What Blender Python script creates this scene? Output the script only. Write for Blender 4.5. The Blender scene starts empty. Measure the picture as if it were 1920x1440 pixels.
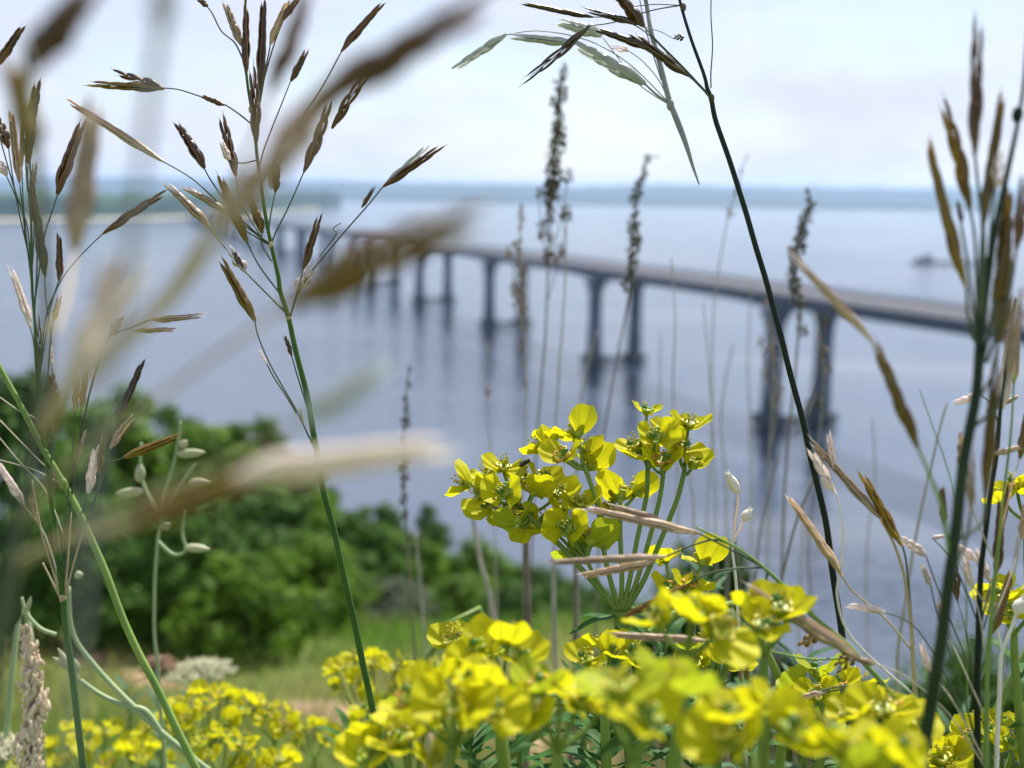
import bpy, math, random
from mathutils import Vector, Matrix, noise

scene = bpy.context.scene
COL = scene.collection
rnd = random.Random(7)
R = math.radians

# ------------------------------------------------------------------ camera
FPX = 2059.0                       # focal length in pixels of a 1920 wide frame
CAM = Vector((0, 0, 60.0))
ROT = (Matrix.Rotation(R(90 - 10.19), 4, 'X') @ Matrix.Rotation(R(0.75), 4, 'Z'))
MCAM = Matrix.Translation(CAM) @ ROT
R3 = ROT.to_3x3()


def P(px, py, d):
    """world point seen at (px, py) of the photo, d metres along the view axis"""
    return MCAM @ Vector(((px - 960) / FPX * d, -(py - 720) / FPX * d, -d))


def V(x, y, z):
    """direction given as right / up / towards the viewer"""
    return (R3 @ Vector((x, y, z))).normalized()


def W(px, py, z=0.0):
    q = P(px, py, 1.0) - CAM
    return CAM + q * ((z - CAM.z) / q.z)


cd = bpy.data.cameras.new('camera')
cam = bpy.data.objects.new('camera', cd)
COL.objects.link(cam)
cam.matrix_world = MCAM
cd.sensor_width = 36
cd.lens = FPX / 1920 * 36
cd.clip_start = 0.01
cd.clip_end = 30000
cd.dof.use_dof = True
cd.dof.focus_distance = 0.5
cd.dof.aperture_fstop = cd.lens / 5.4
scene.camera = cam

# ------------------------------------------------------------------ materials


class NT:
    def __init__(self, name):
        self.m = bpy.data.materials.new(name)
        self.m.use_nodes = True
        self.t = self.m.node_tree
        self.t.nodes.clear()
        self.out = self.n('ShaderNodeOutputMaterial')

    def n(self, typ, **kw):
        nd = self.t.nodes.new(typ)
        for k, v in kw.items():
            if k.startswith('_'):
                setattr(nd, k[1:], v)
        return nd

    def l(self, a, b):
        self.t.links.new(a, b)

    def mix(self, fac, a, b):
        nd = self.n('ShaderNodeMix', _data_type='RGBA')
        for i, v in ((0, fac), (6, a), (7, b)):
            if hasattr(v, 'links'):
                self.l(v, nd.inputs[i])
            elif i == 0:
                nd.inputs[0].default_value = v
            else:
                nd.inputs[i].default_value = (*v, 1)
        return nd.outputs[2]

    def ramp(self, fac, a, b):
        nd = self.n('ShaderNodeMapRange')
        nd.inputs[1].default_value = a
        nd.inputs[2].default_value = b
        self.l(fac, nd.inputs[0])
        return nd.outputs[0]

    def noise(self, scale, detail=3, coord='Object', stretch=None):
        tc = self.n('ShaderNodeTexCoord')
        nz = self.n('ShaderNodeTexNoise')
        nz.inputs['Scale'].default_value = scale
        nz.inputs['Detail'].default_value = detail
        src = tc.outputs[coord]
        if stretch:
            mp = self.n('ShaderNodeMapping')
            mp.inputs['Scale'].default_value = stretch
            self.l(src, mp.inputs[0])
            src = mp.outputs[0]
        self.l(src, nz.inputs['Vector'])
        return nz.outputs['Fac']

    def finish(self, color, rough=0.5, spec=0.4, transl=0.0, tcolor=None, bump=None, bstr=0.2):
        p = self.n('ShaderNodeBsdfPrincipled')
        p.inputs['Roughness'].default_value = rough
        p.inputs['Specular IOR Level'].default_value = spec
        if hasattr(color, 'links'):
            self.l(color, p.inputs['Base Color'])
        else:
            p.inputs['Base Color'].default_value = (*color, 1)
        if bump is not None:
            b = self.n('ShaderNodeBump')
            b.inputs['Strength'].default_value = bstr
            b.inputs['Distance'].default_value = 0.001
            self.l(bump, b.inputs['Height'])
            self.l(b.outputs[0], p.inputs['Normal'])
        sh = p.outputs[0]
        if transl > 0:
            tr = self.n('ShaderNodeBsdfTranslucent')
            tc = tcolor if tcolor is not None else color
            if hasattr(tc, 'links'):
                self.l(tc, tr.inputs[0])
            else:
                tr.inputs[0].default_value = (*tc, 1)
            mx = self.n('ShaderNodeMixShader')
            mx.inputs[0].default_value = transl
            self.l(sh, mx.inputs[1])
            self.l(tr.outputs[0], mx.inputs[2])
            sh = mx.outputs[0]
        self.l(sh, self.out.inputs[0])
        return self.m


def mat_plain(name, c1, c2, scale=8, rough=0.6, spec=0.3, transl=0.0, coord='Object', stretch=None, bump=False):
    t = NT(name)
    f = t.noise(scale, 3, coord, stretch)
    col = t.mix(t.ramp(f, 0.35, 0.65), c1, c2)
    return t.finish(col, rough, spec, transl, bump=f if bump else None)


def mat_spikelet(name, keel, body, margin, transl=0.3):
    """pigment by lemma: r = towards the papery margin, g = along the lemma, b = random"""
    t = NT(name)
    at = t.n('ShaderNodeAttribute', _attribute_name='pig')
    sp = t.n('ShaderNodeSeparateColor')
    t.l(at.outputs['Color'], sp.inputs[0])
    rib = t.noise(1.0, 4, 'Object', (5.0, 5.0, 2.5))
    oi = t.n('ShaderNodeObjectInfo')
    c = t.mix(t.ramp(sp.outputs[1], 0.15, 0.85), body, keel)
    c = t.mix(t.ramp(rib, 0.42, 0.66), c, body)
    c = t.mix(t.ramp(sp.outputs[0], 0.74, 1.05), c, margin)
    tip = t.mix(t.ramp(sp.outputs[1], 0.86, 1.0), c, margin)
    hs = t.n('ShaderNodeHueSaturation')
    vr = t.n('ShaderNodeMath', _operation='MULTIPLY_ADD')
    t.l(oi.outputs['Random'], vr.inputs[0])
    vr.inputs[1].default_value = 0.5
    vr.inputs[2].default_value = 0.75
    t.l(vr.outputs[0], hs.inputs['Value'])
    t.l(tip, hs.inputs['Color'])
    return t.finish(hs.outputs[0], 0.38, 0.5, transl, bump=rib, bstr=0.35)


M_SPIKE = {
    'b': mat_spikelet('brown_husk', (0.026, 0.009, 0.006), (0.115, 0.050, 0.011), (0.30, 0.17, 0.07), 0.22),
    'o': mat_spikelet('olive_husk', (0.085, 0.028, 0.006), (0.23, 0.145, 0.012), (0.36, 0.25, 0.07), .3),
    'c': mat_spikelet('cream_gloss_husk', (0.78, 0.66, 0.56), (0.90, 0.81, 0.70), (0.95, 0.91, 0.86), .4),  # near-white cream: sun gloss on the spikelets put into the colour
    's': mat_spikelet('straw_husk', (0.27, 0.14, 0.09), (0.46, 0.33, 0.17), (0.90, 0.78, 0.64)),  # pale papery margin, brightened further to stand in for highlights
    'p': mat_spikelet('pale_pink_husk', (0.55, 0.40, 0.36), (0.76, 0.65, 0.59), (0.94, 0.88, 0.84)),
    'g': mat_spikelet('pale_grey_husk', (0.38, 0.41, 0.37), (0.46, 0.49, 0.45), (0.60, 0.62, 0.58), 0.4),
    'd': mat_spikelet('dark_husk', (0.014, 0.007, 0.007), (0.045, 0.025, 0.012), (0.26, 0.19, 0.12), 0.08),
}


def mat_stem(name, c1, c2, rough=0.5, spec=.18):
    t = NT(name)
    f = t.noise(60, 3, 'Object')
    g = t.noise(9, 2, 'Object')
    c = t.mix(t.ramp(f, 0.3, 0.7), c1, c2)
    c = t.mix(t.ramp(g, 0.62, 0.72), c, (c2[0] * 1.5 + 0.3 * c2[1], c2[1] * 1.05, c2[2] * 0.8))
    return t.finish(c, rough, spec)


M_STEM = mat_stem('grass_stem_green', (0.030, 0.080, 0.012), (0.055, 0.13, 0.018))
M_STEM_L = mat_stem('grass_stem_light', (0.13, 0.215, 0.05), (0.19, 0.29, 0.07))
M_STEM_D = mat_stem('grass_stem_dark_backlit', (0.006, 0.011, 0.008), (0.010, 0.022, 0.010), .5, .2)  # near black: backlit silhouette put into the stem colour
M_STEM_K = mat_stem('grass_stem_deep_backlit', (0.008, 0.020, 0.006), (0.016, 0.038, 0.010), .5, .25)  # backlit darkness painted into the near right stem as well
M_STEM_G = mat_stem('grass_stem_grey', (0.20, 0.21, 0.22), (0.28, 0.29, 0.28))
M_STEM_S = mat_stem('grass_stem_straw', (0.34, 0.27, 0.15), (0.46, 0.38, 0.22))
M_HAIR = mat_stem('grass_branch', (0.05, 0.075, 0.05), (0.09, 0.11, 0.06))
M_HAIR_S = mat_stem('straw_branch', (0.34, 0.31, 0.22), (0.45, 0.42, 0.30))
M_WHITE = mat_stem('bleached_stalk', (0.62, 0.60, 0.56), (0.72, 0.70, 0.66))
M_DRY = mat_plain('dry_weathered_stalk', (0.11, 0.085, 0.065), (0.19, 0.15, 0.115), 70)
M_DRYP = mat_plain('pale_dry_stalk', (0.27, 0.25, 0.21), (0.38, 0.35, 0.29), 70)
M_SEEDD = mat_plain('dark_seed_husk', (0.075, 0.07, 0.045), (0.20, 0.18, 0.12), 90, transl=0.3)
M_SEEDP = mat_plain('pinkish_seed_husk', (0.24, 0.19, 0.165), (0.46, 0.38, 0.34), 90, transl=0.3)


def mat_bract(name, c1, c2, tc, transl):
    t = NT(name)
    tc_ = t.n('ShaderNodeTexCoord')
    sx = t.n('ShaderNodeSeparateXYZ')
    t.l(tc_.outputs['Object'], sx.inputs[0])
    at = t.n('ShaderNodeMath', _operation='ARCTAN2')
    t.l(sx.outputs[1], at.inputs[0])
    ax = t.n('ShaderNodeMath', _operation='ADD')
    ax.inputs[1].default_value = 0.35
    t.l(sx.outputs[0], ax.inputs[0])
    t.l(ax.outputs[0], at.inputs[1])
    ml = t.n('ShaderNodeMath', _operation='MULTIPLY')
    ml.inputs[1].default_value = 16
    t.l(at.outputs[0], ml.inputs[0])
    sn = t.n('ShaderNodeMath', _operation='SINE')
    t.l(ml.outputs[0], sn.inputs[0])
    n = t.noise(3.0, 4, 'Object')
    vein = t.n('ShaderNodeMath', _operation='MULTIPLY_ADD')
    t.l(n, vein.inputs[0])
    vein.inputs[1].default_value = 1.2
    t.l(sn.outputs[0], vein.inputs[2])
    oi = t.n('ShaderNodeObjectInfo')
    c = t.mix(t.ramp(n, 0.3, 0.7), c1, c2)
    c = t.mix(t.ramp(oi.outputs['Random'], 0.3, 1.6), c, tc)
    ttc = t.mix(t.ramp(vein.outputs[0], 0.9, 1.7), tc, tuple(v * 0.62 for v in tc))
    sp = t.noise(9.0, 2, 'Object')
    spot = t.ramp(sp, 0.70, 0.76)
    c = t.mix(spot, c, (0.30, 0.16, 0.02))
    fine = t.noise(14.0, 4, 'Object', (1, 3, 1))
    ttc = t.mix(t.ramp(fine, 0.35, 0.7), ttc, tuple(v * 0.78 for v in tc))
    ttc = t.mix(spot, ttc, (0.35, 0.20, 0.02))
    return t.finish(c, 0.55, 0.2, transl, ttc, bump=vein.outputs[0], bstr=0.35)


M_BRACT = mat_bract('yellow_bract', (0.58, 0.51, 0.007), (0.43, 0.43, 0.010), (0.72, 0.69, 0.012), 0.5)
M_BRACT_G = mat_bract('green_yellow_bract', (0.30, 0.38, 0.02), (0.42, 0.43, 0.016), (0.48, 0.56, 0.025), 0.45)
M_CUP = mat_plain('flower_cup_green', (0.16, 0.26, 0.02), (0.34, 0.38, 0.03), 3, 0.4)
M_GLAND = mat_plain('gland_amber', (0.36, 0.33, 0.03), (0.50, 0.44, 0.04), 3, 0.35)
M_GLAND_O = mat_plain('gland_orange', (0.50, 0.22, 0.03), (0.46, 0.30, 0.04), 3, 0.35)
M_OVARY = mat_plain('ovary_green', (0.05, 0.15, 0.02), (0.12, 0.24, 0.03), 3, 0.3)
M_ESTEM = mat_plain('spurge_stem', (0.14, 0.22, 0.04), (0.22, 0.32, 0.06), 40, 0.45, transl=0.15)
M_ELEAF = mat_plain('spurge_leaf', (0.025, 0.085, 0.018), (0.05, 0.14, 0.028), 5, 0.55, .12, transl=0.3)
M_BLEAF = mat_plain('bluish_leaf', (0.05, 0.12, 0.065), (0.09, 0.165, 0.085), 5, 0.55, .12, transl=0.3)

# ------------------------------------------------------------------ mesh helpers


def link(name, me, parent=None, mat=None, smooth=True):
    o = bpy.data.objects.new(name, me)
    COL.objects.link(o)
    if mat is not None and len(me.materials) == 0:
        me.materials.append(mat)
    if parent is not None:
        o.parent = parent
    return o


def tag(o, label, cat, group=None, kind=None):
    o['label'] = label
    o['category'] = cat
    if group:
        o['group'] = group
    if kind:
        o['kind'] = kind
    return o


def thing(name, loc, label, cat, group=None):
    o = bpy.data.objects.new(name, None)
    o.empty_display_size = 0.02
    COL.objects.link(o)
    o.location = loc
    return tag(o, label, cat, group)


class MB:
    def __init__(self, origin=(0, 0, 0)):
        self.v, self.f, self.mi = [], [], []
        self.o = Vector(origin)

    def add(self, vs, fs, mi=0):
        b = len(self.v)
        self.v += [Vector(q) - self.o for q in vs]
        self.f += [tuple(b + i for i in q) for q in fs]
        self.mi += [mi] * len(fs)

    def mesh(self, name, mats, smooth=True):
        me = bpy.data.meshes.new(name)
        me.from_pydata([tuple(q) for q in self.v], [], self.f)
        for m in (mats if isinstance(mats, (list, tuple)) else [mats]):
            me.materials.append(m)
        me.polygons.foreach_set('material_index', self.mi)
        if smooth:
            me.polygons.foreach_set('use_smooth', [True] * len(self.f))
        me.update()
        return me

    def obj(self, name, mats, parent=None, smooth=True):
        return link(name, self.mesh(name, mats, smooth), parent)

    def tube(self, pts, rad, sides=8, mi=0, caps=True):
        pts = [Vector(p) for p in pts]
        n = len(pts)
        if not isinstance(rad, (list, tuple)):
            rad = [rad] * n
        elif len(rad) != n:
            rad = [lerp_list(rad, i / (n - 1)) for i in range(n)]
        tang = [(pts[min(i + 1, n - 1)] - pts[max(i - 1, 0)]).normalized() for i in range(n)]
        ref = Vector((0, 0, 1)) if abs(tang[0].z) < 0.9 else Vector((1, 0, 0))
        nx = tang[0].cross(ref).normalized()
        vs, fs = [], []
        for i in range(n):
            t = tang[i]
            nx = (nx - t * nx.dot(t)).normalized()
            ny = t.cross(nx)
            for k in range(sides):
                a = 2 * math.pi * k / sides
                vs.append(pts[i] + (nx * math.cos(a) + ny * math.sin(a)) * rad[i])
        for i in range(n - 1):
            for k in range(sides):
                k2 = (k + 1) % sides
                fs.append((i * sides + k, i * sides + k2, (i + 1) * sides + k2, (i + 1) * sides + k))
        if caps:
            fs.append(tuple(range(sides))[::-1])
            fs.append(tuple((n - 1) * sides + k for k in range(sides)))
        self.add(vs, fs, mi)

    def ball(self, c, r, mi=0, seg=8, rings=5, mtx=None):
        if not isinstance(r, (list, tuple)):
            r = (r, r, r)
        vs, fs = [], []
        for i in range(rings + 1):
            th = math.pi * i / rings
            for k in range(seg):
                a = 2 * math.pi * k / seg
                q = Vector((r[0] * math.sin(th) * math.cos(a), r[1] * math.sin(th) * math.sin(a), r[2] * math.cos(th)))
                if mtx is not None:
                    q = mtx @ q
                vs.append(Vector(c) + q)
        for i in range(rings):
            for k in range(seg):
                k2 = (k + 1) % seg
                fs.append((i * seg + k, (i + 1) * seg + k, (i + 1) * seg + k2, i * seg + k2))
        self.add(vs, fs, mi)

    def box(self, c, ax, ay, az, mi=0):
        """ax, ay, az: half-extent vectors"""
        c, ax, ay, az = Vector(c), Vector(ax), Vector(ay), Vector(az)
        vs = [c + ax * i + ay * j + az * k for k in (-1, 1) for j in (-1, 1) for i in (-1, 1)]
        self.add(vs, [(0, 2, 3, 1), (4, 5, 7, 6), (0, 1, 5, 4), (2, 6, 7, 3), (0, 4, 6, 2), (1, 3, 7, 5)], mi)

    def loft(self, rings, mi=0, close=True):
        k = len(rings[0])
        vs = [q for r_ in rings for q in r_]
        fs = []
        for i in range(len(rings) - 1):
            for j in range(k):
                j2 = (j + 1) % k
                fs.append((i * k + j, i * k + j2, (i + 1) * k + j2, (i + 1) * k + j))
        if close:
            fs.append(tuple(range(k))[::-1])
            fs.append(tuple((len(rings) - 1) * k + j for j in range(k)))
        self.add(vs, fs, mi)


def lerp_list(L, u):
    x = u * (len(L) - 1)
    i = min(int(x), len(L) - 2)
    return L[i] + (L[i + 1] - L[i]) * (x - i)


def spline(pts, n=5):
    pts = [Vector(p) for p in pts]
    if len(pts) < 3:
        return [pts[0].lerp(pts[-1], i / n) for i in range(n + 1)]
    out = []
    for i in range(len(pts) - 1):
        p0 = pts[max(i - 1, 0)]
        p1, p2 = pts[i], pts[i + 1]
        p3 = pts[min(i + 2, len(pts) - 1)]
        for k in range(n):
            t = k / n
            out.append(0.5 * ((2 * p1) + (p2 - p0) * t + (2 * p0 - 5 * p1 + 4 * p2 - p3) * t * t
                              + (3 * p1 - p0 - 3 * p2 + p3) * t ** 3))
    out.append(pts[-1])
    return out


# ------------------------------------------------------------------ terrain


def smooth(a, b, x):
    t = max(0.0, min(1.0, (x - a) / (b - a)))
    return t * t * (3 - 2 * t)


def ground_z(x, y):
    if y < 0:
        z = 59.15 - 0.10 * y * (1 if y > -4 else 4 / -y)
    else:
        z = 59.15 - 0.38 * y
    yy = max(y, 0)
    z -= 0.55 * max(0.0, x - 0.06 * yy - 0.4) * smooth(0, 8, yy)
    z -= 0.45 * max(0.0, yy - 46)
    z += 0.10 * max(0.0, -x - 0.3 * yy - 2) * smooth(2, 14, yy)
    k = smooth(1.5, 12, yy)
    z += k * 0.5 * noise.noise((x * 0.12, y * 0.12, 3.1)) + 0.10 * k * noise.noise((x * 0.6, y * 0.6, 8.3))
    return max(z, -3.0)


def grid_axis(lo, hi, fine, grow):
    a, s = [0.0], fine
    while a[-1] < hi:
        a.append(a[-1] + s)
        s *= grow
    b, s = [0.0], fine
    while b[-1] > lo:
        b.append(b[-1] - s)
        s *= grow
    return sorted(set(b + a))


gx = grid_axis(-420, 420, 0.35, 1.07)
gy = grid_axis(-90, 190, 0.35, 1.06)
mb = MB()
vs = [(x, y, ground_z(x, y)) for y in gy for x in gx]
nx_ = len(gx)
fs = [(j * nx_ + i, j * nx_ + i + 1, (j + 1) * nx_ + i + 1, (j + 1) * nx_ + i)
      for j in range(len(gy) - 1) for i in range(nx_ - 1)]
mb.add(vs, fs)
t = NT('meadow_soil')
n1 = t.noise(0.35, 4)
n2 = t.noise(3.0, 5)
c = t.mix(t.ramp(n1, 0.35, 0.65), (0.07, 0.15, 0.022), (0.13, 0.15, 0.045))
c = t.mix(t.ramp(n2, 0.5, 0.75), c, (0.13, 0.10, 0.055))
hill = mb.obj('hillside', t.finish(c, 0.9, 0.1))
tag(hill, 'steep grassy hillside falling towards the river', 'ground', kind='structure')

# foot trail draped on the slope
ctr = [(-9.5, 19.0), (-6.2, 14.5), (-4.0, 11.5), (-2.6, 9.6), (-1.8, 8.2), (-1.25, 7.0), (-0.75, 5.9), (0.1, 5.0), (1.6, 4.3), (4.0, 4.0)]
cl = spline([(x, y, 0) for x, y in ctr], 8)
mb = MB()
vs, fs = [], []
for i, p in enumerate(cl):
    tg = (cl[min(i + 1, len(cl) - 1)] - cl[max(i - 1, 0)]).normalized()
    nn = Vector((-tg.y, tg.x, 0))
    w = 0.36 + 0.08 * noise.noise((i * 0.4, 0, 0))
    for k in range(5):
        q = p + nn * w * (k - 2) / 2
        vs.append((q.x, q.y, ground_z(q.x, q.y) + 0.03 - 0.02 * abs(k - 2)))
for i in range(len(cl) - 1):
    for k in range(4):
        fs.append((i * 5 + k, i * 5 + k + 1, (i + 1) * 5 + k + 1, (i + 1) * 5 + k))
mb.add(vs, fs)
tr = mb.obj('footpath', mat_plain('trodden_earth', (0.22, 0.14, 0.09), (0.30, 0.20, 0.13), 3, 0.95, 0.1))
tag(tr, 'narrow trodden earth footpath across the grassy slope', 'path', kind='structure')

# ------------------------------------------------------------------ water, far shores
t = NT('river_water')
p = t.n('ShaderNodeBsdfPrincipled')
p.inputs['Base Color'].default_value = (0.028, 0.042, 0.072, 1)
p.inputs['Roughness'].default_value = 0.10
p.inputs['IOR'].default_value = 3.0
p.inputs['Specular IOR Level'].default_value = 0.5
w1 = t.noise(0.35, 3, 'Object', (1, 1.6, 1))
w2 = t.noise(0.045, 2, 'Object', (1, 2.2, 1))
w3 = t.noise(0.006, 3, 'Object', (1, 2.5, 1))
ad = t.n('ShaderNodeMath', _operation='MULTIPLY_ADD')
t.l(w2, ad.inputs[0])
ad.inputs[1].default_value = 1.6
t.l(w1, ad.inputs[2])
b = t.n('ShaderNodeBump')
b.inputs['Distance'].default_value = 0.45
b.inputs['Strength'].default_value = 0.6
t.l(ad.outputs[0], b.inputs['Height'])
t.l(b.outputs[0], p.inputs['Normal'])
rr = t.n('ShaderNodeMapRange')
rr.inputs[1].default_value = 0.4
rr.inputs[2].default_value = 0.65
rr.inputs[3].default_value = 0.10
rr.inputs[4].default_value = 0.22
t.l(w3, rr.inputs[0])
t.l(rr.outputs[0], p.inputs['Roughness'])
t.l(p.outputs[0], t.out.inputs[0])
M_WATER = t.m
mb = MB()
mb.add([(-9000, -200, 0), (9000, -200, 0), (9000, 12000, 0), (-9000, 12000, 0)], [(0, 1, 2, 3)])
wat = mb.obj('river_water', M_WATER)
tag(wat, 'wide calm pale blue river', 'water', kind='structure')

M_FOREST = mat_plain('distant_forest', (0.014, 0.034, 0.034), (0.028, 0.055, 0.048), 0.02, 0.9, 0.1)  # blue mixed into the green to imitate distance haze
M_FORG = mat_plain('headland_forest', (0.010, 0.040, 0.010), (0.024, 0.07, 0.016), 0.02, 0.9, 0.1)
M_SAND = mat_plain('beach_sand', (0.42, 0.36, 0.27), (0.52, 0.45, 0.34), 0.02, 0.9, 0.1)


def land_strip(name, pts, depth, h0, h1, mat, label, cat, seed, step=30, kind='structure'):
    """pts: shoreline (x,y) polyline; the land rises behind it with a ragged treetop outline"""
    mbs = MB()
    sh = spline([(x, y, 0) for x, y in pts], 40)
    prof = [(0, -1.5), (0.02, 0.25), (0.05, 0.8), (0.16, 1.0), (0.5, 1.0), (1.0, 0.85), (1.15, -0.05)]
    vs, fs = [], []
    for i, q in enumerate(sh):
        hh = h0 + (h1 - h0) * (0.5 + 0.5 * noise.noise((q.x * 0.0012 + seed, q.y * 0.0012, seed)))
        for k, (a, hk) in enumerate(prof):
            jag = 1 + 0.28 * noise.noise((q.x * 0.02, a * 9 + seed, q.y * 0.02)) + 0.15 * noise.noise((q.x * 0.07, a * 19, seed))
            z = hk * hh * (jag if 0 < k < 6 else 1) if hk > 0 else hk * (1 if k == 0 else hh)
            vs.append((q.x, q.y + a * depth, z))
    m = len(prof)
    for i in range(len(sh) - 1):
        for k in range(m - 1):
            fs.append((i * m + k, (i + 1) * m + k, (i + 1) * m + k + 1, i * m + k + 1))
    mbs.add(vs, fs)
    o = mbs.obj(name, mat, smooth=False)
    return tag(o, label, cat, kind=kind)


ya = W(1900, 396).y
land_strip('far_shore', [(-3600, ya * 1.28), (-1200, ya * 1.22), (300, ya * 1.05), (1500, ya * 0.98), (3600, ya * 0.95)], 900, 16, 24, M_FOREST,
           'low wooded far bank along the water below the sky', 'shore', 1.7)
land_strip('distant_hills', [(-6500, 6800), (-2500, 6300), (0, 5900), (2500, 5800), (6500, 6300)], 1800, 56, 92, M_FOREST,
           'long blue hazy ridge beyond the far bank', 'hills', 5.2)
il = [W(x, y) for x, y in ((-330, 414), (-60, 412), (120, 411), (300, 408), (420, 404), (520, 398), (600, 391))]
land_strip('wooded_island', [(q.x, q.y) for q in il], 320, 30, 46, M_FORG,
           'dark green wooded spit behind a sandy beach, left of the bridge', 'island', 9.1)
mb = MB()
sh = spline([(q.x, q.y, 0) for q in il], 20)
vs, fs = [], []
for i, q in enumerate(sh):
    w = 0.035 + 0.018 * noise.noise((i * 0.13, 2, 0))
    vs += [(q.x * (1 - w), q.y * (1 - w), -0.4), (q.x * (1 - w * 0.5), q.y * (1 - w * .5), 0.8), (q.x, q.y + 5, 1.5)]
for i in range(len(sh) - 1):
    for k in range(2):
        fs.append((i * 3 + k, i * 3 + 3 + k, i * 3 + 4 + k, i * 3 + 1 + k))
mb.add(vs, fs)
tag(mb.obj('beach', M_SAND), 'pale sandy beach at the foot of the wooded spit', 'beach', kind='structure')

# ------------------------------------------------------------------ bridge
M_CONC = mat_plain('bridge_concrete', (0.080, 0.118, 0.175), (0.12, 0.160, 0.225), 0.25, 0.8, 0.2)  # blue tint stands in for haze over the bridge
M_CONC_D = mat_plain('footing_concrete_shaded', (0.04, 0.052, 0.075), (0.065, 0.08, 0.105), 0.3, 0.85, 0.2)  # darkened to paint in the shadow band along the waterline
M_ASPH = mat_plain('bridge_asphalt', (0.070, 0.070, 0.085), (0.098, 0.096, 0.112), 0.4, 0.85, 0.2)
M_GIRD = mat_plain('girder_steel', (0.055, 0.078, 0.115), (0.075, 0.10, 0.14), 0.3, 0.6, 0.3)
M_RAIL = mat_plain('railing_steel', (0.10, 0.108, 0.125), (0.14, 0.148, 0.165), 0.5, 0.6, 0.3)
A = W(1490, 796)
B = W(717, 534)
ax = (B - A)
span = ax.length / 4
ax.normalize()
pv = Vector((ax.y, -ax.x, 0))      # to the right-hand (far) side


def deck_h(s):
    return 31.0 - 0.0118 * s if s < 1150 else max(17.4, 31.0 - 0.0118 * s)


def bp(s, w, z):
    q = A + ax * s + pv * w
    return Vector((q.x, q.y, z))


S0, S1 = -2.6 * span, 15.4 * span
br = thing('bridge', (A.x, A.y, 0), 'long grey girder road bridge on paired columns crossing the river', 'bridge')
O = br.location
stations = [S0 + (S1 - S0) * i / 360 for i in range(361)]
mb = MB(O)


def cs(s, pts):
    return [bp(s, w, deck_h(s) + z) for w, z in pts]


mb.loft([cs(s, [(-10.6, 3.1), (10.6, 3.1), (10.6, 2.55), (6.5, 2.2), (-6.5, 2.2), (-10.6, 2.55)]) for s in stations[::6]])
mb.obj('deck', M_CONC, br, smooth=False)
mb = MB(O)
mb.loft([cs(s, [(-9.3, 3.104), (9.3, 3.104), (9.3, 3.2), (-9.3, 3.2)]) for s in stations[::6]])
mb.obj('road_surface', M_ASPH, br, smooth=False)
for w in (-6.0, 6.0):
    mb = MB(O)

    def hl(s):
        u = (s / span) % 1.0
        return 0.0 - 1.5 * max(0, 1 - min(u, 1 - u) / 0.24) ** 2
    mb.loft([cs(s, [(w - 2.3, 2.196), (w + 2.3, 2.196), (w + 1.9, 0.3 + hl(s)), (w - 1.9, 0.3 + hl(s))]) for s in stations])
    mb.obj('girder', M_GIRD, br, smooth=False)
for w in (-10.2, 10.2):
    mb = MB(O)
    mb.loft([cs(s, [(w - 0.12, 3.104), (w + 0.12, 3.104), (w + 0.12, 3.75), (w - 0.12, 3.75)]) for s in stations[::6]])
    for zz in (4.15, 4.5):
        mb.loft([cs(s, [(w - 0.07, zz), (w + 0.07, zz), (w + 0.07, zz + 0.14), (w - 0.07, zz + 0.14)]) for s in stations[::6]])
    s = S0
    while s < 7 * span:
        mb.box(bp(s, w, deck_h(s) + 4.1), ax * 0.06, pv * 0.06, Vector((0, 0, 0.36)))
        s += 4.5
    mb.obj('railing', M_RAIL, br, smooth=False)
for k in range(-2, 16):
    s = k * span
    pm = MB(O)
    zt = deck_h(s) - 1.25
    # cross beam linking the two columns at the waterline
    pm.box(bp(s, 0, 1.5), ax * 1.5, pv * 5.0, Vector((0, 0, 0.8)))
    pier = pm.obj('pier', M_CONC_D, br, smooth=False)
    for w in (-7.7, 7.7):
        c = MB(O)
        rings = []
        for z, a, bb in ((2.4, 2.75, 2.5), (zt * 0.5, 2.45, 2.2), (zt - 6.0, 2.4, 2.2), (zt - 3.4, 2.6, 2.4), (zt - 1.5, 3.2, 3.3),
                         (zt - 0.4, 3.9, 4.7), (zt, 4.1, 5.1)):
            rings.append([bp(s, w, z) + pv * (a * math.cos(q)) * (1 if abs(math.cos(q)) < .8 else .95) + ax * (bb * math.sin(q))
                          for q in [2 * math.pi * j / 16 for j in range(16)]])
        c.loft(rings)
        c.obj('column', M_CONC, pier)
        f = MB(O)
        f.loft([[bp(s, w, z) + pv * (rr_ * math.cos(q)) + ax * (rr_ * 1.1 * math.sin(q)) for q in [2 * math.pi * j / 14 for j in range(14)]]
                for z, rr_ in ((-2, 3.1), (0.9, 3.1), (0.95, 4.6), (2.9, 4.6), (3.1, 4.2))])
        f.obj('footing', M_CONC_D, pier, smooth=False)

# ------------------------------------------------------------------ river boat
q = W(1752, 494)
boat = thing('river_barge', (q.x, q.y, 0), 'dark blue river barge with pusher tug sailing beyond the bridge', 'barge')
M_HULL = mat_plain('blue_hull_paint', (0.035, 0.06, 0.12), (0.05, 0.08, 0.15), 0.3, 0.5)
M_CAB = mat_plain('grey_cabin_paint', (0.10, 0.13, 0.20), (0.14, 0.17, 0.24), 0.3, 0.5)


def hull(mb, x0, x1, wd, h, tip):
    prof = [(0, .8), (.04, .95), (.3, 1), (.7, 1), (.92, tip), (1, tip * .35)]
    mb.loft([[(x0 + (x1 - x0) * u, sgn * wd * wv * kk, z) for sgn, z, kk in ((-1, h, 1), (1, h, 1), (1, -.6, .82), (-1, -.6, .82))] for u, wv in prof])


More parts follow.
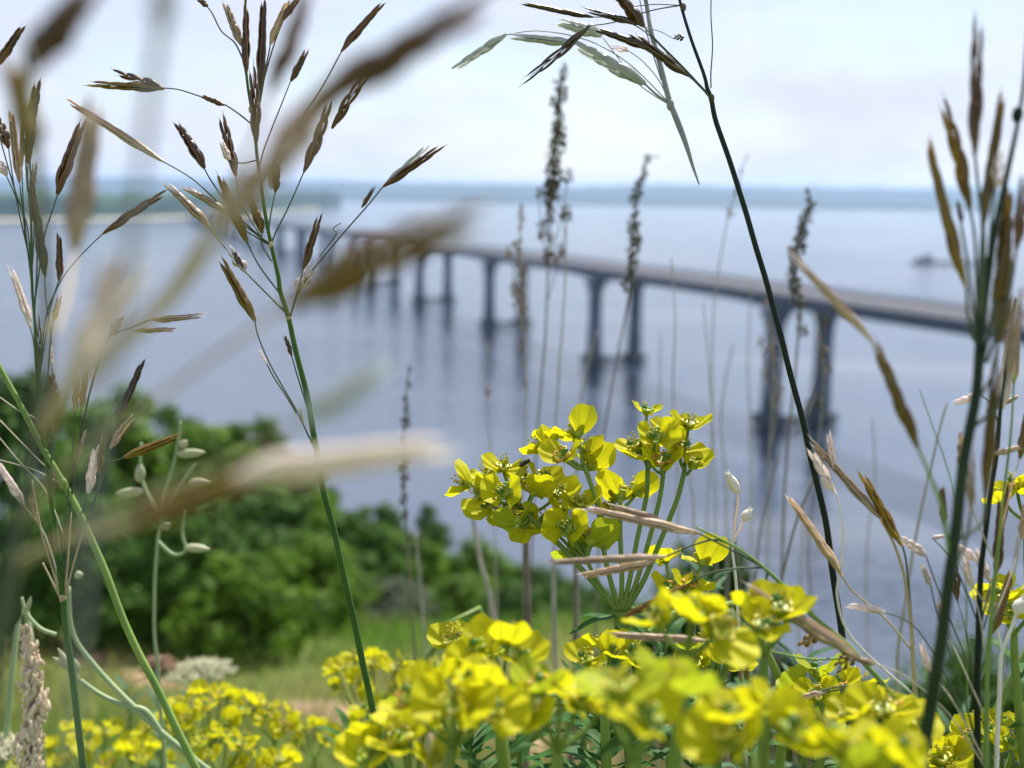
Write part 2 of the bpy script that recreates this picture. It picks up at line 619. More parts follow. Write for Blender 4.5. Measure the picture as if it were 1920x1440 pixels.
mb = MB()
hull(mb, -20, 18, 4.6, 2.6, .75)
mb.obj('hull', M_HULL, boat, smooth=False)
mb = MB()
hull(mb, 19, 66, 5.2, 1.5, .9)
mb.obj('barge_hull', M_HULL, boat, smooth=False)
mb = MB()
mb.box((-9, 0, 3.9), (6, 0, 0), (0, 3.2, 0), (0, 0, 1.28))
mb.box((-6, 0, 6.1), (3, 0, 0), (0, 2.4, 0), (0, 0, .9))
mb.tube([(-10, 0, 5.2), (-10, 0, 9)], .35)
mb.obj('deckhouse', M_CAB, boat, smooth=False)
mb = MB()
mb.box((43, 0, 2.1), (17, 0, 0), (0, 4.2, 0), (0, 0, .58))
mb.obj('cargo_hatch', M_CAB, boat, smooth=False)
boat.rotation_euler = (0, 0, R(4))

# ------------------------------------------------------------------ trees and bushes on the slope


def mat_leaf(name, c1, c2, transl=0.35):
    t = NT(name)
    at = t.n('ShaderNodeAttribute', _attribute_name='tone')
    c = t.mix(at.outputs['Fac'], c1, c2)
    return t.finish(c, 0.6, 0.15, transl, t.mix(at.outputs['Fac'], tuple(v * 1.3 for v in c1), tuple(v * 1.4 for v in c2)))


M_LEAF = [mat_leaf('leaf_fresh', (0.014, 0.052, 0.006), (0.15, 0.27, 0.020)),
          mat_leaf('leaf_deep_shaded', (0.009, 0.036, 0.005), (0.075, 0.17, 0.017)),  # leaf green darkened to imitate shadowed hollows in the bushes
          mat_leaf('leaf_grey', (0.07, 0.10, 0.06), (0.13, 0.16, 0.10))]
M_BARK = mat_plain('tree_bark', (0.07, 0.055, 0.04), (0.13, 0.10, 0.075), 6, 0.9, 0.1)


def tree(px, top, d, wpx, kind, label, seed, cat='tree', name=None, leaf=0.10, n=8000, group=None, basefrac=0.02):
    r_ = random.Random(seed)
    tp = P(px, top, d)
    gz = ground_z(tp.x, tp.y)
    H = tp.z - gz
    rad = wpx / FPX * d / 2
    name = name or 'broadleaf_tree'
    root = thing(name, (tp.x, tp.y, gz - 0.05), label, cat, group)
    tm = MB()
    pts = spline([(0, 0, 0), (r_.uniform(-.05, .05) * H, 0, H * .3), (r_.uniform(-.06, .06) * H, r_.uniform(-.06, .06) * H, H * .85)], 5)
    r0 = 0.022 * H + 0.02
    tm.tube(pts, [r0, r0 * .7, r0 * .2], 8)
    clumps = []
    for i in range(84):
        a = r_.uniform(0, 2 * math.pi)
        zz = basefrac + (1 - basefrac) * r_.random() ** 0.8
        prof = math.sin(math.pi * min(1, max(0.0, (zz - basefrac) / (1.0 - basefrac) * 0.86 + 0.12))) ** 0.7
        rr_ = rad * prof * (0.45 + 0.5 * r_.random())
        c = Vector((rr_ * math.cos(a), rr_ * math.sin(a), zz * H * r_.uniform(.78, 1.0)))
        clumps.append((c, rad * r_.uniform(0.12, 0.33) * (1.0 if H > 2.0 else 1.2), r_.uniform(0, 1)))
    for c, cr, _ in clumps[:9]:
        st = Vector((0, 0, c.z * 0.55))
        tm.tube(spline([st, st.lerp(c, .5) + Vector((0, 0, .04 * H)), c], 3), [r0 * .45, r0 * .12], 5)
    tm.obj('trunk', M_BARK, root)
    vs, fs, tone = [], [], []
    per = n // len(clumps)
    for c, cr, tn in clumps:
        for j in range(per):
            u = Vector((r_.gauss(0, 1), r_.gauss(0, 1), r_.gauss(0, 1))).normalized()
            q = c + Vector((u.x, u.y, u.z * .8)) * cr * (r_.random() ** 0.45)
            if q.z < 0.02:
                continue
            nn = (u + Vector((r_.uniform(-.7, .7), r_.uniform(-.7, .7), r_.uniform(0, 1.0)))).normalized()
            e = nn.cross(Vector((r_.uniform(-1, 1), r_.uniform(-1, 1), r_.uniform(-1, 1)))).normalized()
            g = nn.cross(e)
            L = leaf * r_.uniform(.7, 1.35)
            b0 = len(vs)
            vs += [q - e * L * .6, q + g * L * .38 + nn * L * .06, q + e * L * .7, q - g * L * .38 + nn * L * .06]
            fs.append((b0, b0 + 1, b0 + 2, b0 + 3))
            tone.append(min(1, max(0, tn * .6 + r_.uniform(0, .45))))
    me = bpy.data.meshes.new('crown')
    me.from_pydata([tuple(q) for q in vs], [], fs)
    at = me.attributes.new('tone', 'FLOAT', 'FACE')
    at.data.foreach_set('value', tone)
    me.materials.append(M_LEAF[kind])
    me.update()
    link('crown', me, root)
    return root


TG = 'trees and bushes on the slope'
tree(20, 690, 21, 420, 1, 'tallest dark tree at the left edge behind the grass stems', 11, leaf=.15, n=12000, group=TG)
tree(215, 728, 23, 400, 0, 'broad fresh green treetop against the river, second from the left edge', 12, leaf=.16, n=12000, group=TG)
tree(385, 765, 24, 330, 0, 'bright green rounded treetop right of the broadest one', 13, leaf=.15, n=11000, group=TG)
tree(490, 795, 26, 210, 1, 'dark narrow treetop below the blurred cream grass spikelet', 14, leaf=.14, group=TG)
tree(300, 752, 26, 300, 1, 'deep green tree filling the gap between the two bright treetops', 24, leaf=.14, n=9000, group=TG)
tree(445, 792, 24.5, 250, 0, 'green tree behind the tip of the blurred cream spikelet', 25, leaf=.14, n=9000, group=TG)
tree(560, 860, 25, 210, 1, 'dark sloping tree between the taller trees and the near green stem', 26, leaf=.13, n=8000, group=TG)
tree(655, 965, 22, 230, 1, 'dark tree behind the lower near green stem', 27, leaf=.12, n=7000, group=TG)
tree(760, 1000, 27, 200, 0, 'mid green tree under the small pointed one', 28, leaf=.12, n=7000, group=TG)
tree(130, 850, 18.5, 330, 1, 'dark tree filling the left side under the tallest one', 21, leaf=.12, n=9000, group=TG)
tree(330, 870, 18, 330, 1, 'dark tree in the shade behind the seed pods', 22, leaf=.12, n=9000, group=TG)
tree(500, 905, 19.5, 240, 1, 'dark tree left of the near green grass stem', 23, leaf=.12, n=8000, group=TG)
tree(600, 930, 24, 220, 0, 'mid green tree just behind the near green grass stem', 15, leaf=.12, group=TG)
tree(700, 945, 28, 200, 1, 'rounded tree right of the near green grass stem', 16, leaf=.12, group=TG)
tree(805, 945, 32, 130, 1, 'small dark pointed tree rising alone against the river', 17, leaf=.12, n=6000, group=TG)
tree(900, 1020, 31, 220, 0, 'low light green tree under the left yellow flower heads', 18, leaf=.12, group=TG)
tree(1010, 1070, 30, 200, 1, 'low dark tree directly behind the focused flower stems', 19, leaf=.12, group=TG)
tree(1120, 1115, 26, 180, 1, 'lowest dark tree behind the focused flower leaves', 20, leaf=.11, group=TG)
BG = 'bushes by the footpath'
tree(120, 900, 15, 330, 1, 'dark bush at the left edge below the tallest tree', 31, 'bush', 'dense_bush', .085, 6000, BG, .02)
tree(330, 950, 14.5, 320, 1, 'dark bush behind the pale seed pods', 32, 'bush', 'dense_bush', .085, 6500, BG, .02)
tree(460, 1030, 13.5, 290, 0, 'sunlit green bush behind the near green grass stem', 33, 'bush', 'dense_bush', .085, 6500, BG, .02)
tree(600, 1010, 17, 230, 0, 'fresh green bush beside the dark hollow by the lawn', 34, 'bush', 'dense_bush', .085, 5000, BG, .02)
tree(735, 1085, 21, 170, 2, 'dull grey green bush standing by the lawn', 35, 'bush', 'dense_bush', .085, 4500, BG, .02)
tree(860, 1080, 22, 170, 0, 'light green bush on the far edge of the lawn', 36, 'bush', 'dense_bush', .085, 4500, BG, .02)
tree(965, 1100, 20, 150, 1, 'dark bush at the right end of the lawn', 37, 'bush', 'dense_bush', .085, 4500, BG, .02)
tree(1850, 1205, 6.0, 460, 1, 'dark bush low in the right corner behind the thin dark stem', 38, 'bush', 'dense_bush', .05, 4500, BG, .02)
tree(1560, 1265, 6.5, 420, 1, 'dark low bush below the water between two dark stems', 39, 'bush', 'dense_bush', .05, 4500, BG, .02)
tree(1345, 985, 4.6, 330, 1, 'dark green bush behind the right side of the focused flowers', 40, 'bush', 'dense_bush', .05, 6500, BG, .02)
tree(1210, 1190, 5.6, 300, 1, 'shaded bush behind the yellow flowers in the middle', 41, 'bush', 'dense_bush', .05, 4500, BG, .02)

# ------------------------------------------------------------------ slope grass (uncountable)
vs, fs, tone = [], [], []
rg = random.Random(5)
for i in range(52000):
    y = 1.2 + 40 * rg.random() ** 1.9
    x = y * rg.uniform(-0.62, 0.62)
    if abs(x) > 30:
        continue
    z = ground_z(x, y)
    if min((p_.x - x) ** 2 + (p_.y - y) ** 2 for p_ in cl[::2]) < .40 ** 2:
        continue
    h = rg.uniform(0.10, 0.34) * (1 if y < 14 else 1.5)
    if noise.noise((x * .5, y * .5, 1.0)) < -.15:
        h *= 0.6
    a = rg.uniform(0, 6.283)
    w = 0.004 + 0.0012 * y
    e = Vector((math.cos(a), math.sin(a), 0)) * w
    ln = Vector((rg.uniform(-.5, .5), rg.uniform(-.5, .5), 1)) * h
    p0 = Vector((x, y, z - .02))
    b0 = len(vs)
    vs += [p0 - e, p0 + e, p0 + ln * .6 + e * .6, p0 + ln * .6 - e * .6, p0 + ln + Vector((ln.x, ln.y, 0)) * .5]
    fs += [(b0, b0 + 1, b0 + 2, b0 + 3), (b0 + 3, b0 + 2, b0 + 4)]
    tn = min(1, max(0, .5 + .9 * noise.noise((x * .35, y * .35, 4.0)) + rg.uniform(-.3, .3) + .35 * (1 - 2 * smooth(8, 18, y))))
    tone += [tn, tn]
me = bpy.data.meshes.new('slope_grass')
me.from_pydata([tuple(q) for q in vs], [], fs)
at = me.attributes.new('tone', 'FLOAT', 'FACE')
at.data.foreach_set('value', tone)
me.materials.append(mat_leaf('meadow_grass', (0.085, 0.20, 0.018), (0.24, 0.23, 0.08), .4))
tag(link('slope_grass', me), 'short olive green grass covering the slope', 'grass', kind='stuff')

# ------------------------------------------------------------------ brome spikelets


def spikelet_mesh(seed, nl=7, bend=0.0, spread=1.0, awn=0.10):
    r_ = random.Random(seed)
    vs, fs, pig = [], [], []
    nu, nv = 9, 6

    def lemma(z0, L, side, tilt, w, rv, tipw=0.0):
        b0 = len(vs)
        for i in range(nu):
            u = i / (nu - 1)
            ww = w * (math.sin(math.pi * min(1, u * .80 + .10)) ** 0.8 if u < .97 else 0.10) * (1 if u < .92 else .55)
            zc = z0 + u * L
            xc = side * (0.10 + tilt * math.sin(u * 2.0) * (1 - .35 * u))
            for j in range(nv):
                v = j / (nv - 1) * 2 - 1
                ph = v * R(86)
                x = xc + side * ww * (math.cos(ph) * .62 - .30)
                y = ww * math.sin(ph) * .82 + side * .06
                x += bend * 15 * (zc ** 2)
                vs.append((x, y, zc))
                pig.append((abs(v), u, rv, 1))
        for i in range(nu - 1):
            for j in range(nv - 1):
                q = (b0 + i * nv + j, b0 + i * nv + j + 1, b0 + (i + 1) * nv + j + 1, b0 + (i + 1) * nv + j)
                fs.append(q if side > 0 else q[::-1])
        # short awn
        e = b0 + (nu - 1) * nv + nv // 2
        tx, ty, tz = vs[e]
        k = len(vs)
        al = awn * r_.uniform(.5, 1.2)
        vs.extend([(tx - .05, ty, tz - .02), (tx + .05, ty + .03, tz - .02), (tx + side * spread * .10 + bend * 30 * tz * al, ty, tz + al)])
        pig.extend([(.8, 1, rv, 1)] * 3)
        fs.append((k, k + 1, k + 2))

    lemma(0.0, .26, -1, .10, .62, r_.random())
    lemma(0.02, .32, 1, .12, .70, r_.random())
    for i in range(nl):
        f = i / max(1, nl - 1)
        z0 = .05 + .58 * f
        L = (.36 - .10 * abs(f - .3)) * r_.uniform(.93, 1.05)
        L = min(L, 1.0 - z0)
        lemma(z0, L, 1 if i % 2 else -1, (.34 + .22 * r_.random()) * spread * (1 - .45 * f), .86 - .36 * f, r_.random())
    # rachilla core
    k = len(vs)
    for i in range(5):
        z = i / 4 * .8
        for j in range(4):
            a = j * math.pi / 2
            vs.append((.16 * math.cos(a) * (1 - z) + bend * 15 * z * z, .16 * math.sin(a) * (1 - z), z))
            pig.append((.2, .2, .5, 1))
    for i in range(4):
        for j in range(4):
            fs.append((k + i * 4 + j, k + i * 4 + (j + 1) % 4, k + (i + 1) * 4 + (j + 1) % 4, k + (i + 1) * 4 + j))
    me = bpy.data.meshes.new('spikelet')
    me.from_pydata(vs, [], fs)
    at = me.attributes.new('pig', 'FLOAT_COLOR', 'POINT')
    at.data.foreach_set('color', [c for q in pig for c in q])
    me.polygons.foreach_set('use_smooth', [True] * len(fs))
    me.update()
    return me


SP = {}
for mk in M_SPIKE:
    SP[mk] = []
    for i, (nl, bd, sp_, aw) in enumerate(((7, 0, 1.0, .08), (8, .05, .9, .07), (6, -.07, 1.15, .10), (9, .02, .7, .06), (5, .0, 1.5, .12))):
        me = spikelet_mesh(100 + i, nl, bd, sp_, aw)
        me.materials.append(M_SPIKE[mk])
        SP[mk].append(me)


class Plant:
    """a plant rooted in the slope: name, stem path in photo pixels (top first), depth"""

    def __init__(self, name, label, cat, stem, d, rad, mat, group=None, sides=10, foot=None, dfun=None, lean=0.25):
        self.d = d
        pts = [P(q[0], q[1], q[2] if len(q) > 2 else d) for q in stem]
        a, b = pts[-2], pts[-1]
        dr = (b - a).normalized()
        if foot is None:
            dd = Vector((dr.x, dr.y, 0)) * lean
            f = b + dd
            foot = Vector((f.x, f.y, ground_z(f.x, f.y) - .01))
        else:
            foot = Vector((foot[0], foot[1], ground_z(foot[0], foot[1]) - .01))
        mid = b.lerp(foot, .5)
        mid = mid.lerp(b + dr * (b - foot).length * .5, .6)
        self.root = thing(name, foot, label, cat, group)
        self.o = foot
        path = spline(pts, 5) + spline([b, mid, foot], 5)[1:]
        path = [q_ + Vector((noise.noise(q_ * 45), noise.noise(q_ * 45 + Vector((9, 9, 9))), 0)) * .0006 for q_ in path]
        m = MB(foot)
        n1_ = len(path) - 10
        rl = [lerp_list(rad, min(1, i / n1_)) if isinstance(rad, (list, tuple)) else rad for i in range(len(path))]
        m.tube(path, rl, sides)
        self.stem = m.obj('stem', mat, self.root)

    def nodes(self, pts, r, mat):
        m = MB(self.o)
        for (x, y) in pts:
            c = P(x, y, self.d)
            m.ball(c, (r, r, r * 1.5), 0, 8, 6)
        return m.obj('node', mat, self.root)

    def branch(self, pts, r=0.00035, mat=None, d=None, dd=0.0):
        d = d or self.d
        n = len(pts)
        w = [P(q[0], q[1], (q[2] if len(q) > 2 else d + dd * (1 - i / max(1, n - 1)))) for i, q in enumerate(pts)]
        m = MB(self.o)
        m.tube(spline(w, 5), [r * .85, r * 1.15], 6)
        return m.obj('branch', mat or M_HAIR, self.root)

    def spike(self, base, tip, mk='b', wpx=24, parent=None, d=None, var=None, dd=0.0, tilt=0.0, roll=None):
        d = d or self.d
        b = P(base[0], base[1], d + dd)
        t_ = P(tip[0], tip[1], d + dd + tilt)
        L = (t_ - b).length
        z = (t_ - b).normalized()
        view = (b - CAM).normalized()
        x = z.cross(view).normalized()
        ro = rnd.uniform(-40, 40) if roll is None else roll
        x = Matrix.Rotation(R(ro), 3, z) @ x
        if rnd.random() < .5:
            x = -x
        y = z.cross(x)
        hw = wpx / 2 / FPX * d * 1.2
        var = rnd.randrange(4) if var is None else var
        o = bpy.data.objects.new('spikelet', SP[mk][var])
        COL.objects.link(o)
        o.parent = parent or self.root
        m = Matrix((x * hw, y * hw * .85, z * L)).transposed().to_4x4()
        m.translation = b - self.o
        o.matrix_local = m
        return o

    def spray(self, base, tip, stalk, mk='b', wpx=24, r=0.00035, hm=None, dd=0.0, var=None, tilt=0.0):
        """a thin branch carrying one spikelet at its end"""
        br_ = self.branch([base] + list(stalk), r, hm, dd=dd)
        self.spike(base, tip, mk, wpx, br_, dd=dd, var=var, tilt=tilt)
        return br_


GRP = 'brome grasses in flower around the view'
# --- A: focused grass left of the middle
A_ = Plant('brome_grass', 'sharp flowering brome grass with spreading spikelets, green stem left of the yellow flowers', 'grass',
           [(466, -70), (462, 0), (459, 80), (464, 150), (471, 200), (478, 240), (483, 290), (490, 345), (498, 400), (507, 455), (513, 485), (522, 520),
            (526, 548), (541, 598), (551, 640), (566, 700), (579, 760), (592, 840), (602, 900), (622, 980), (642, 1065), (665, 1165), (690, 1290), (712, 1390), (724, 1445)],
           0.5, [.0005, .00065, .0008, .00095, .0012, .0014, .0015, .0016], M_STEM, GRP)
A_.nodes([(541, 598), (508, 460), (471, 205)], .0013, M_STEM_S)
b = A_.branch([(305, 165), (335, 168), (373, 180), (425, 198), (475, 235)], dd=.01)
A_.spike((308, 166), (147, 156), 'o', 22, b, dd=.01, tilt=-.005)
A_.spike((305, 165), (202, 131), 'b', 20, b, dd=.01, var=4)
A_.spike((300, 166), (210, 168), 'o', 16, b, dd=.012)
A_.spike((421, 197), (372, 178), 'b', 14, b)
A_.spray((306, 303), (104, 171), [(360, 335), (410, 380), (450, 415), (505, 458)], 's', 23, var=3)
A_.spray((383, 316), (332, 215), [(400, 345), (440, 400), (506, 458)], 'b', 26, dd=-.01)
A_.spray((442, 330), (412, 203), [(455, 385), (497, 455)], 'b', 28, dd=.01)
A_.spray((432, 300), (406, 264), [(455, 306), (482, 300)], 'p', 20)
A_.spray((463, 454), (396, 318), [(487, 500), (526, 552)], 'o', 25, dd=-.008)
A_.spray((394, 428), (307, 327), [(420, 462), (470, 520), (536, 585)], 's', 24, dd=.008, var=1)
A_.spray((430, 402), (338, 338), [(450, 425), (506, 460)], 's', 20)
A_.spray((491, 437), (471, 355), [(492, 460), (509, 490)], 'o', 24)
b = A_.spray((516, 360), (520, 296), [(505, 420), (507, 458)], 'b', 21)
A_.spike((508, 354), (510, 300), 'p', 18, b)
b = A_.spray((570, 322), (636, 181), [(540, 390), (515, 440), (509, 462)], 'b', 27, dd=.006, tilt=.01)
A_.spike((622, 241), (695, 106), 'b', 24, b, dd=.015)
b = A_.branch([(718, 350), (688, 387), (650, 430), (612, 475), (580, 515), (557, 555), (544, 594)], .0004)
A_.spike((718, 350), (843, 264), 'b', 20, b, var=0)
A_.spike((722, 345), (818, 270), 'g', 17, b, dd=.004)
A_.spike((678, 389), (707, 346), 'b', 13, b)
A_.branch([(640, 418), (628, 425), (625, 432), (630, 440), (600, 480)], .00025)
A_.spray((568, 505), (604, 390), [(560, 545), (543, 596)], 'b', 20, dd=-.006)
A_.spray((557, 546), (589, 491), [(552, 565), (543, 596)], 'p', 26, var=4)
A_.spray((478, 602), (410, 470), [(484, 630), (505, 680), (530, 725), (556, 770), (588, 838)], 'o', 29, dd=-.006, var=3)
b = A_.spray((461, 511), (424, 458), [(490, 540), (534, 585)], 'p', 22, var=4)
A_.spike((459, 509), (430, 470), 'd', 16, b)
A_.spray((454, 86), (414, -4), [(456, 110), (466, 170)], 's', 24)
b = A_.branch([(388, 12), (398, 25), (415, 58), (440, 80), (455, 110)])
A_.spike((390, 12), (366, -8), 'b', 16, b)
A_.spray((462, 140), (461, -6), [(466, 175), (472, 205)], 'b', 22)
A_.spray((487, 168), (498, -20), [(484, 200), (478, 240)], 'b', 26, dd=.01)
A_.spray((480, 270), (484, 105), [(483, 290), (484, 300)], 'b', 24, dd=-.01)
A_.spray((507, 84), (538, -10), [(500, 120), (488, 190), (478, 240)], 's', 19)
A_.spray((531, 38), (562, -18), [(515, 80), (500, 130), (482, 200)], 'b', 18)
A_.spray((640, 97), (722, -12), [(600, 170), (540, 260), (490, 345)], 'b', 22, dd=.01)
A_.spray((545, 152), (582, 88), [(530, 190), (495, 280), (486, 320)], 'b', 22, dd=.03)
A_.spray((547, 668), (536, 622), [(556, 700), (570, 745), (581, 780)], 'b', 11)
A_.spray((500, 682), (481, 652), [(515, 710), (535, 740), (556, 775)], 'p', 7)
A_.spray((568, 795), (563, 762), [(575, 810), (588, 835)], 's', 8)

# --- B, C: left-hand grasses
B_ = Plant('brome_grass', 'leaning brome grass, thick light green stem slanting down from the left edge', 'grass',
           [(-60, 575), (-40, 615), (0, 690), (40, 762), (80, 838), (118, 905), (150, 968), (190, 1052), (245, 1192), (300, 1300), (368, 1442)],
           0.47, [.0009, .0012, .0015, .0017], M_STEM_L, GRP)
B_.nodes([(119, 908)], .0019, M_STEM_L)
for stalk in ([(0, 788), (60, 850), (117, 905)], [(0, 745), (35, 770), (72, 790), (80, 838)], [(-10, 860), (60, 880), (118, 908)], [(-10, 810), (40, 870), (85, 920), (118, 1000)]):
    B_.branch(stalk, .0003, M_HAIR_S)
b = B_.branch([(140, 870), (137, 905), (128, 950), (124, 912)], .0003)
B_.spike((143, 872), (156, 800), 's', 15, b)
B_.spray((165, 925), (182, 828), [(156, 955), (150, 968)], 'p', 24)
B_.spray((187, 890), (188, 800), [(178, 940), (160, 985)], 'o', 15)
b = B_.branch([(233, 858), (195, 876), (180, 930), (160, 985)], .00035)
B_.spike((232, 859), (347, 809), 'o', 25, b, var=3)
B_.spray((206, 842), (244, 769), [(198, 872), (184, 925)], 's', 20)
B_.spray((222, 782), (274, 664), [(212, 830), (195, 876)], 'd', 22, var=0)
b = B_.branch([(282, 599), (245, 615), (205, 632), (185, 680), (165, 750), (150, 830), (130, 900)], .0004)
B_.spike((283, 599), (394, 597), 's', 18, b, var=1)
B_.spike((250, 621), (341, 617), 's', 14, b, var=0)
B_.spike((206, 630), (231, 588), 'd', 20, b, var=4)
B_.spray((45, 948), (-6, 858), [(85, 1005), (112, 1095)], 'p', 26, hm=M_HAIR_S)
B_.spray((72, 980), (54, 928), [(90, 1030), (112, 1095)], 's', 16)

C_ = Plant('brome_grass', 'upright brome grass by the left edge with dark green lower stem', 'grass',
           [(52, 240), (56, 330), (60, 430), (60, 500), (64, 600), (68, 680), (76, 770), (90, 880), (98, 960), (110, 1050), (117, 1118), (124, 1180), (140, 1310), (156, 1445)],
           0.47, [.0004, .0005, .0006, .0008, .0012, .0014, .0015], M_STEM, GRP)
C_.nodes([(118, 1122)], .0016, M_STEM_S)
for base, tip, stalk, mk, w in [
    ((-2, 122), (41, 37), [(-12, 200), (20, 330), (50, 420)], 'b', 22),
    ((50, 268), (74, 138), [(48, 300), (52, 360)], 'b', 26),
    ((52, 306), (66, 175), [(52, 340), (58, 420)], 'o', 24),
    ((37, 342), (15, 192), [(45, 420), (56, 500)], 's', 22),
    ((16, 278), (0, 205), [(30, 370), (52, 470)], 'b', 22),
    ((41, 314), (40, 205), [(45, 400), (58, 520)], 's', 13),
    ((12, 330), (-2, 288), [(30, 370), (52, 430), (60, 560)], 'p', 20),
    ((60, 350), (67, 298), [(64, 420), (60, 500)], 's', 16),
    ((66, 420), (58, 326), [(70, 470), (64, 600)], 'b', 22),
    ((84, 518), (62, 360), [(86, 560), (96, 640), (98, 760), (92, 880)], 'o', 26),
    ((108, 365), (150, 205), [(95, 405), (82, 450), (66, 560)], 'b', 30),
    ((193, 438), (322, 341), [(160, 470), (125, 510), (105, 545), (85, 600), (72, 720)], 'b', 20),
    ((57, 615), (25, 487), [(63, 640), (68, 690)], 'p', 22),
    ((110, 527), (118, 430), [(95, 575), (84, 640), (72, 720)], 'b', 20),
    ((100, 603), (114, 548), [(94, 650), (84, 800)], 'o', 15),
    ((73, 692), (78, 578), [(80, 740), (84, 820)], 'o', 16),
    ((98, 690), (92, 640), [(100, 760), (98, 900)], 'p', 11),
    ((100, 770), (106, 690), [(96, 860), (98, 950)], 'b', 22),
    ((140, 772), (147, 698), [(136, 850), (125, 950), (115, 1080)], 's', 17),
    ((152, 770), (164, 680), [(146, 860), (128, 980), (118, 1110)], 's', 17),
]:
    C_.spray(base, tip, stalk, mk, w, .0003, dd=rnd.uniform(-.012, .012))
for stalk in ([(60, 900), (75, 985), (95, 1055), (112, 1112)], [(133, 960), (128, 1040), (122, 1110)], [(160, 980), (140, 1050), (122, 1118)], [(80, 1055), (100, 1095), (114, 1122)]):
    C_.branch(stalk, .00045, M_STEM_S)

# --- D: black stem right of the middle
D_ = Plant('brome_grass', 'tall grass with thin black-green stem crossing the bridge, drooping dark spikelets at the top', 'grass',
           [(1262, -60), (1277, 5), (1298, 75), (1321, 145), (1326, 165), (1335, 187), (1346, 235), (1381, 345), (1420, 470), (1452, 580), (1481, 700), (1511, 815),
            (1541, 945), (1561, 1065), (1577, 1180), (1591, 1280), (1604, 1380), (1612, 1445)],
           0.5, [.0006, .0008, .00115, .0013, .0014, .0015, .0015], M_STEM_D, GRP)
D_.nodes([(1334, 184), (1281, 14)], .0014, M_SEEDD)
b = D_.branch([(1112, 32), (1160, 35), (1210, 60), (1262, 110), (1300, 150), (1333, 184)], .0003)
D_.spike((1112, 32), (964, 6), 'd', 18, b, var=3)
D_.spike((1198, 46), (1084, 14), 'd', 17, b, var=0)
b = D_.branch([(1207, 50), (1240, 85), (1280, 125), (1333, 182)], .0004)
D_.spike((1207, 50), (1140, -32), 'b', 30, b, var=0)
b = D_.branch([(1106, 48), (1150, 42), (1220, 20), (1277, 10)], .0003)
D_.spike((1106, 48), (971, 176), 'd', 21, b, var=2)
b = D_.branch([(1290, 141), (1312, 160), (1335, 187)], .0006)
D_.spike((1225, 95), (1108, 44), 'd', 20, b, var=1)
D_.spike((1291, 142), (1172, 55), 'd', 26, b, var=0)
D_.branch([(1334, -20), (1333, 30), (1336, 85), (1333, 135), (1333, 165)], .0003)
b = D_.branch([(1262, 72), (1240, 60), (1225, 55), (1205, 50)], .0002)
D_.spike((1283, 70), (1260, 69), 'd', 14, b, var=4)
D_.branch([(1190, 12), (1230, 8), (1275, 10)], .00025)

# --- E: camera ghosting of a moving grass, built as a pale bent stem
E_ = Plant('ghosted_grass', 'pale ghost image of a moving grass beside the black stem, built as a bent stem with whitish spikelets', 'grass',
           [(1311, 346), (1298, 310), (1284, 268), (1268, 225), (1257, 196), (1248, 165), (1237, 120), (1222, 60), (1206, -20), (1150, -220, .46), (1300, -700, .34), (2300, -900, .16), (3400, -100, .10), (3600, 1500, .10)],
           0.53, [.0003, .0015, .0013, .001, .001, .0011], M_STEM_G, GRP, foot=(.16, .05))
E_.nodes([(1257, 197)], .0019, M_STEM_G)
b = E_.branch([(948, 66), (1010, 58), (1100, 75), (1180, 120), (1257, 196)], .0003, M_HAIR_S)
E_.spike((950, 64), (838, 138), 'g', 22, b, var=0)
b = E_.branch([(1208, 156), (1228, 175), (1256, 196)], .0006, M_STEM_G)
E_.spike((1210, 158), (1060, 72), 'g', 34, b, var=0)
E_.spike((1080, 82), (938, 62), 'g', 26, b, var=3)
b = E_.branch([(1130, 70), (1160, 110), (1200, 160), (1256, 197)], .0003, M_HAIR_S)
E_.spike((1128, 68), (1040, 25), 'g', 34, b, var=1)
b = E_.branch([(1178, 95), (1205, 115), (1235, 150), (1255, 193)], .0003, M_HAIR_S)
E_.spike((1180, 96), (1138, 84), 'p', 14, b, var=4)
E_.branch([(1196, -20), (1212, 60), (1240, 150)], .0003, M_STEM_G)

# --- F: right-hand near grass
F_ = Plant('brome_grass', 'soft dark thick grass stem on the right with long brown spikelets fanning upward', 'grass',
           [(1928, 60), (1921, 130), (1912, 200), (1902, 260), (1886, 335), (1866, 440), (1851, 540), (1837, 650), (1826, 755), (1801, 920), (1776, 1120), (1751, 1300), (1724, 1445)],
           0.32, [.0005, .0006, .0010, .0014, .0017, .0019], M_STEM_K, GRP)
F_.nodes([(1908, 215), (1838, 655)], .0017, M_STEM_D)
for base, tip, stalk, mk, w in [
    ((1828, 292), (1834, 0), [(1835, 360), (1845, 450), (1840, 620)], 'b', 34),
    ((1812, 540), (1720, 234), [(1816, 600), (1835, 655)], 'o', 34),
    ((1819, 392), (1776, 155), [(1828, 450), (1832, 560), (1836, 650)], 'o', 33),
    ((1842, 432), (1880, 142), [(1838, 500), (1836, 640)], 'o', 34),
    ((1872, 640), (1895, 370), [(1862, 700), (1826, 760)], 'o', 50),
    ((1866, 560), (1905, 470), [(1850, 640), (1832, 740)], 'o', 42),
    ((1848, 930), (1866, 640), [(1842, 980), (1800, 1010)], 'o', 36),
    ((1802, 420), (1800, 370), [(1815, 500), (1834, 650)], 'b', 14),
    ((1890, 700), (1912, 520), [(1870, 760), (1826, 800)], 's', 34),
    ((1905, 470), (1925, 300), [(1890, 560), (1850, 680)], 'b', 30),
    ((1880, 520), (1893, 330), [(1862, 600), (1838, 690)], 'o', 30),
    ((1820, 960), (1822, 830), [(1810, 1020), (1790, 1060)], 's', 20),
]:
    F_.spray(base, tip, stalk, mk, w, .0005, dd=rnd.uniform(-.01, .015))
F_.spray((1868, 355), (1874, 275), [(1860, 400), (1850, 530)], 'p', 24, .0004, var=4)
b = F_.branch([(1722, 842), (1745, 895), (1768, 960), (1782, 1060)], .0006, M_STEM_L)
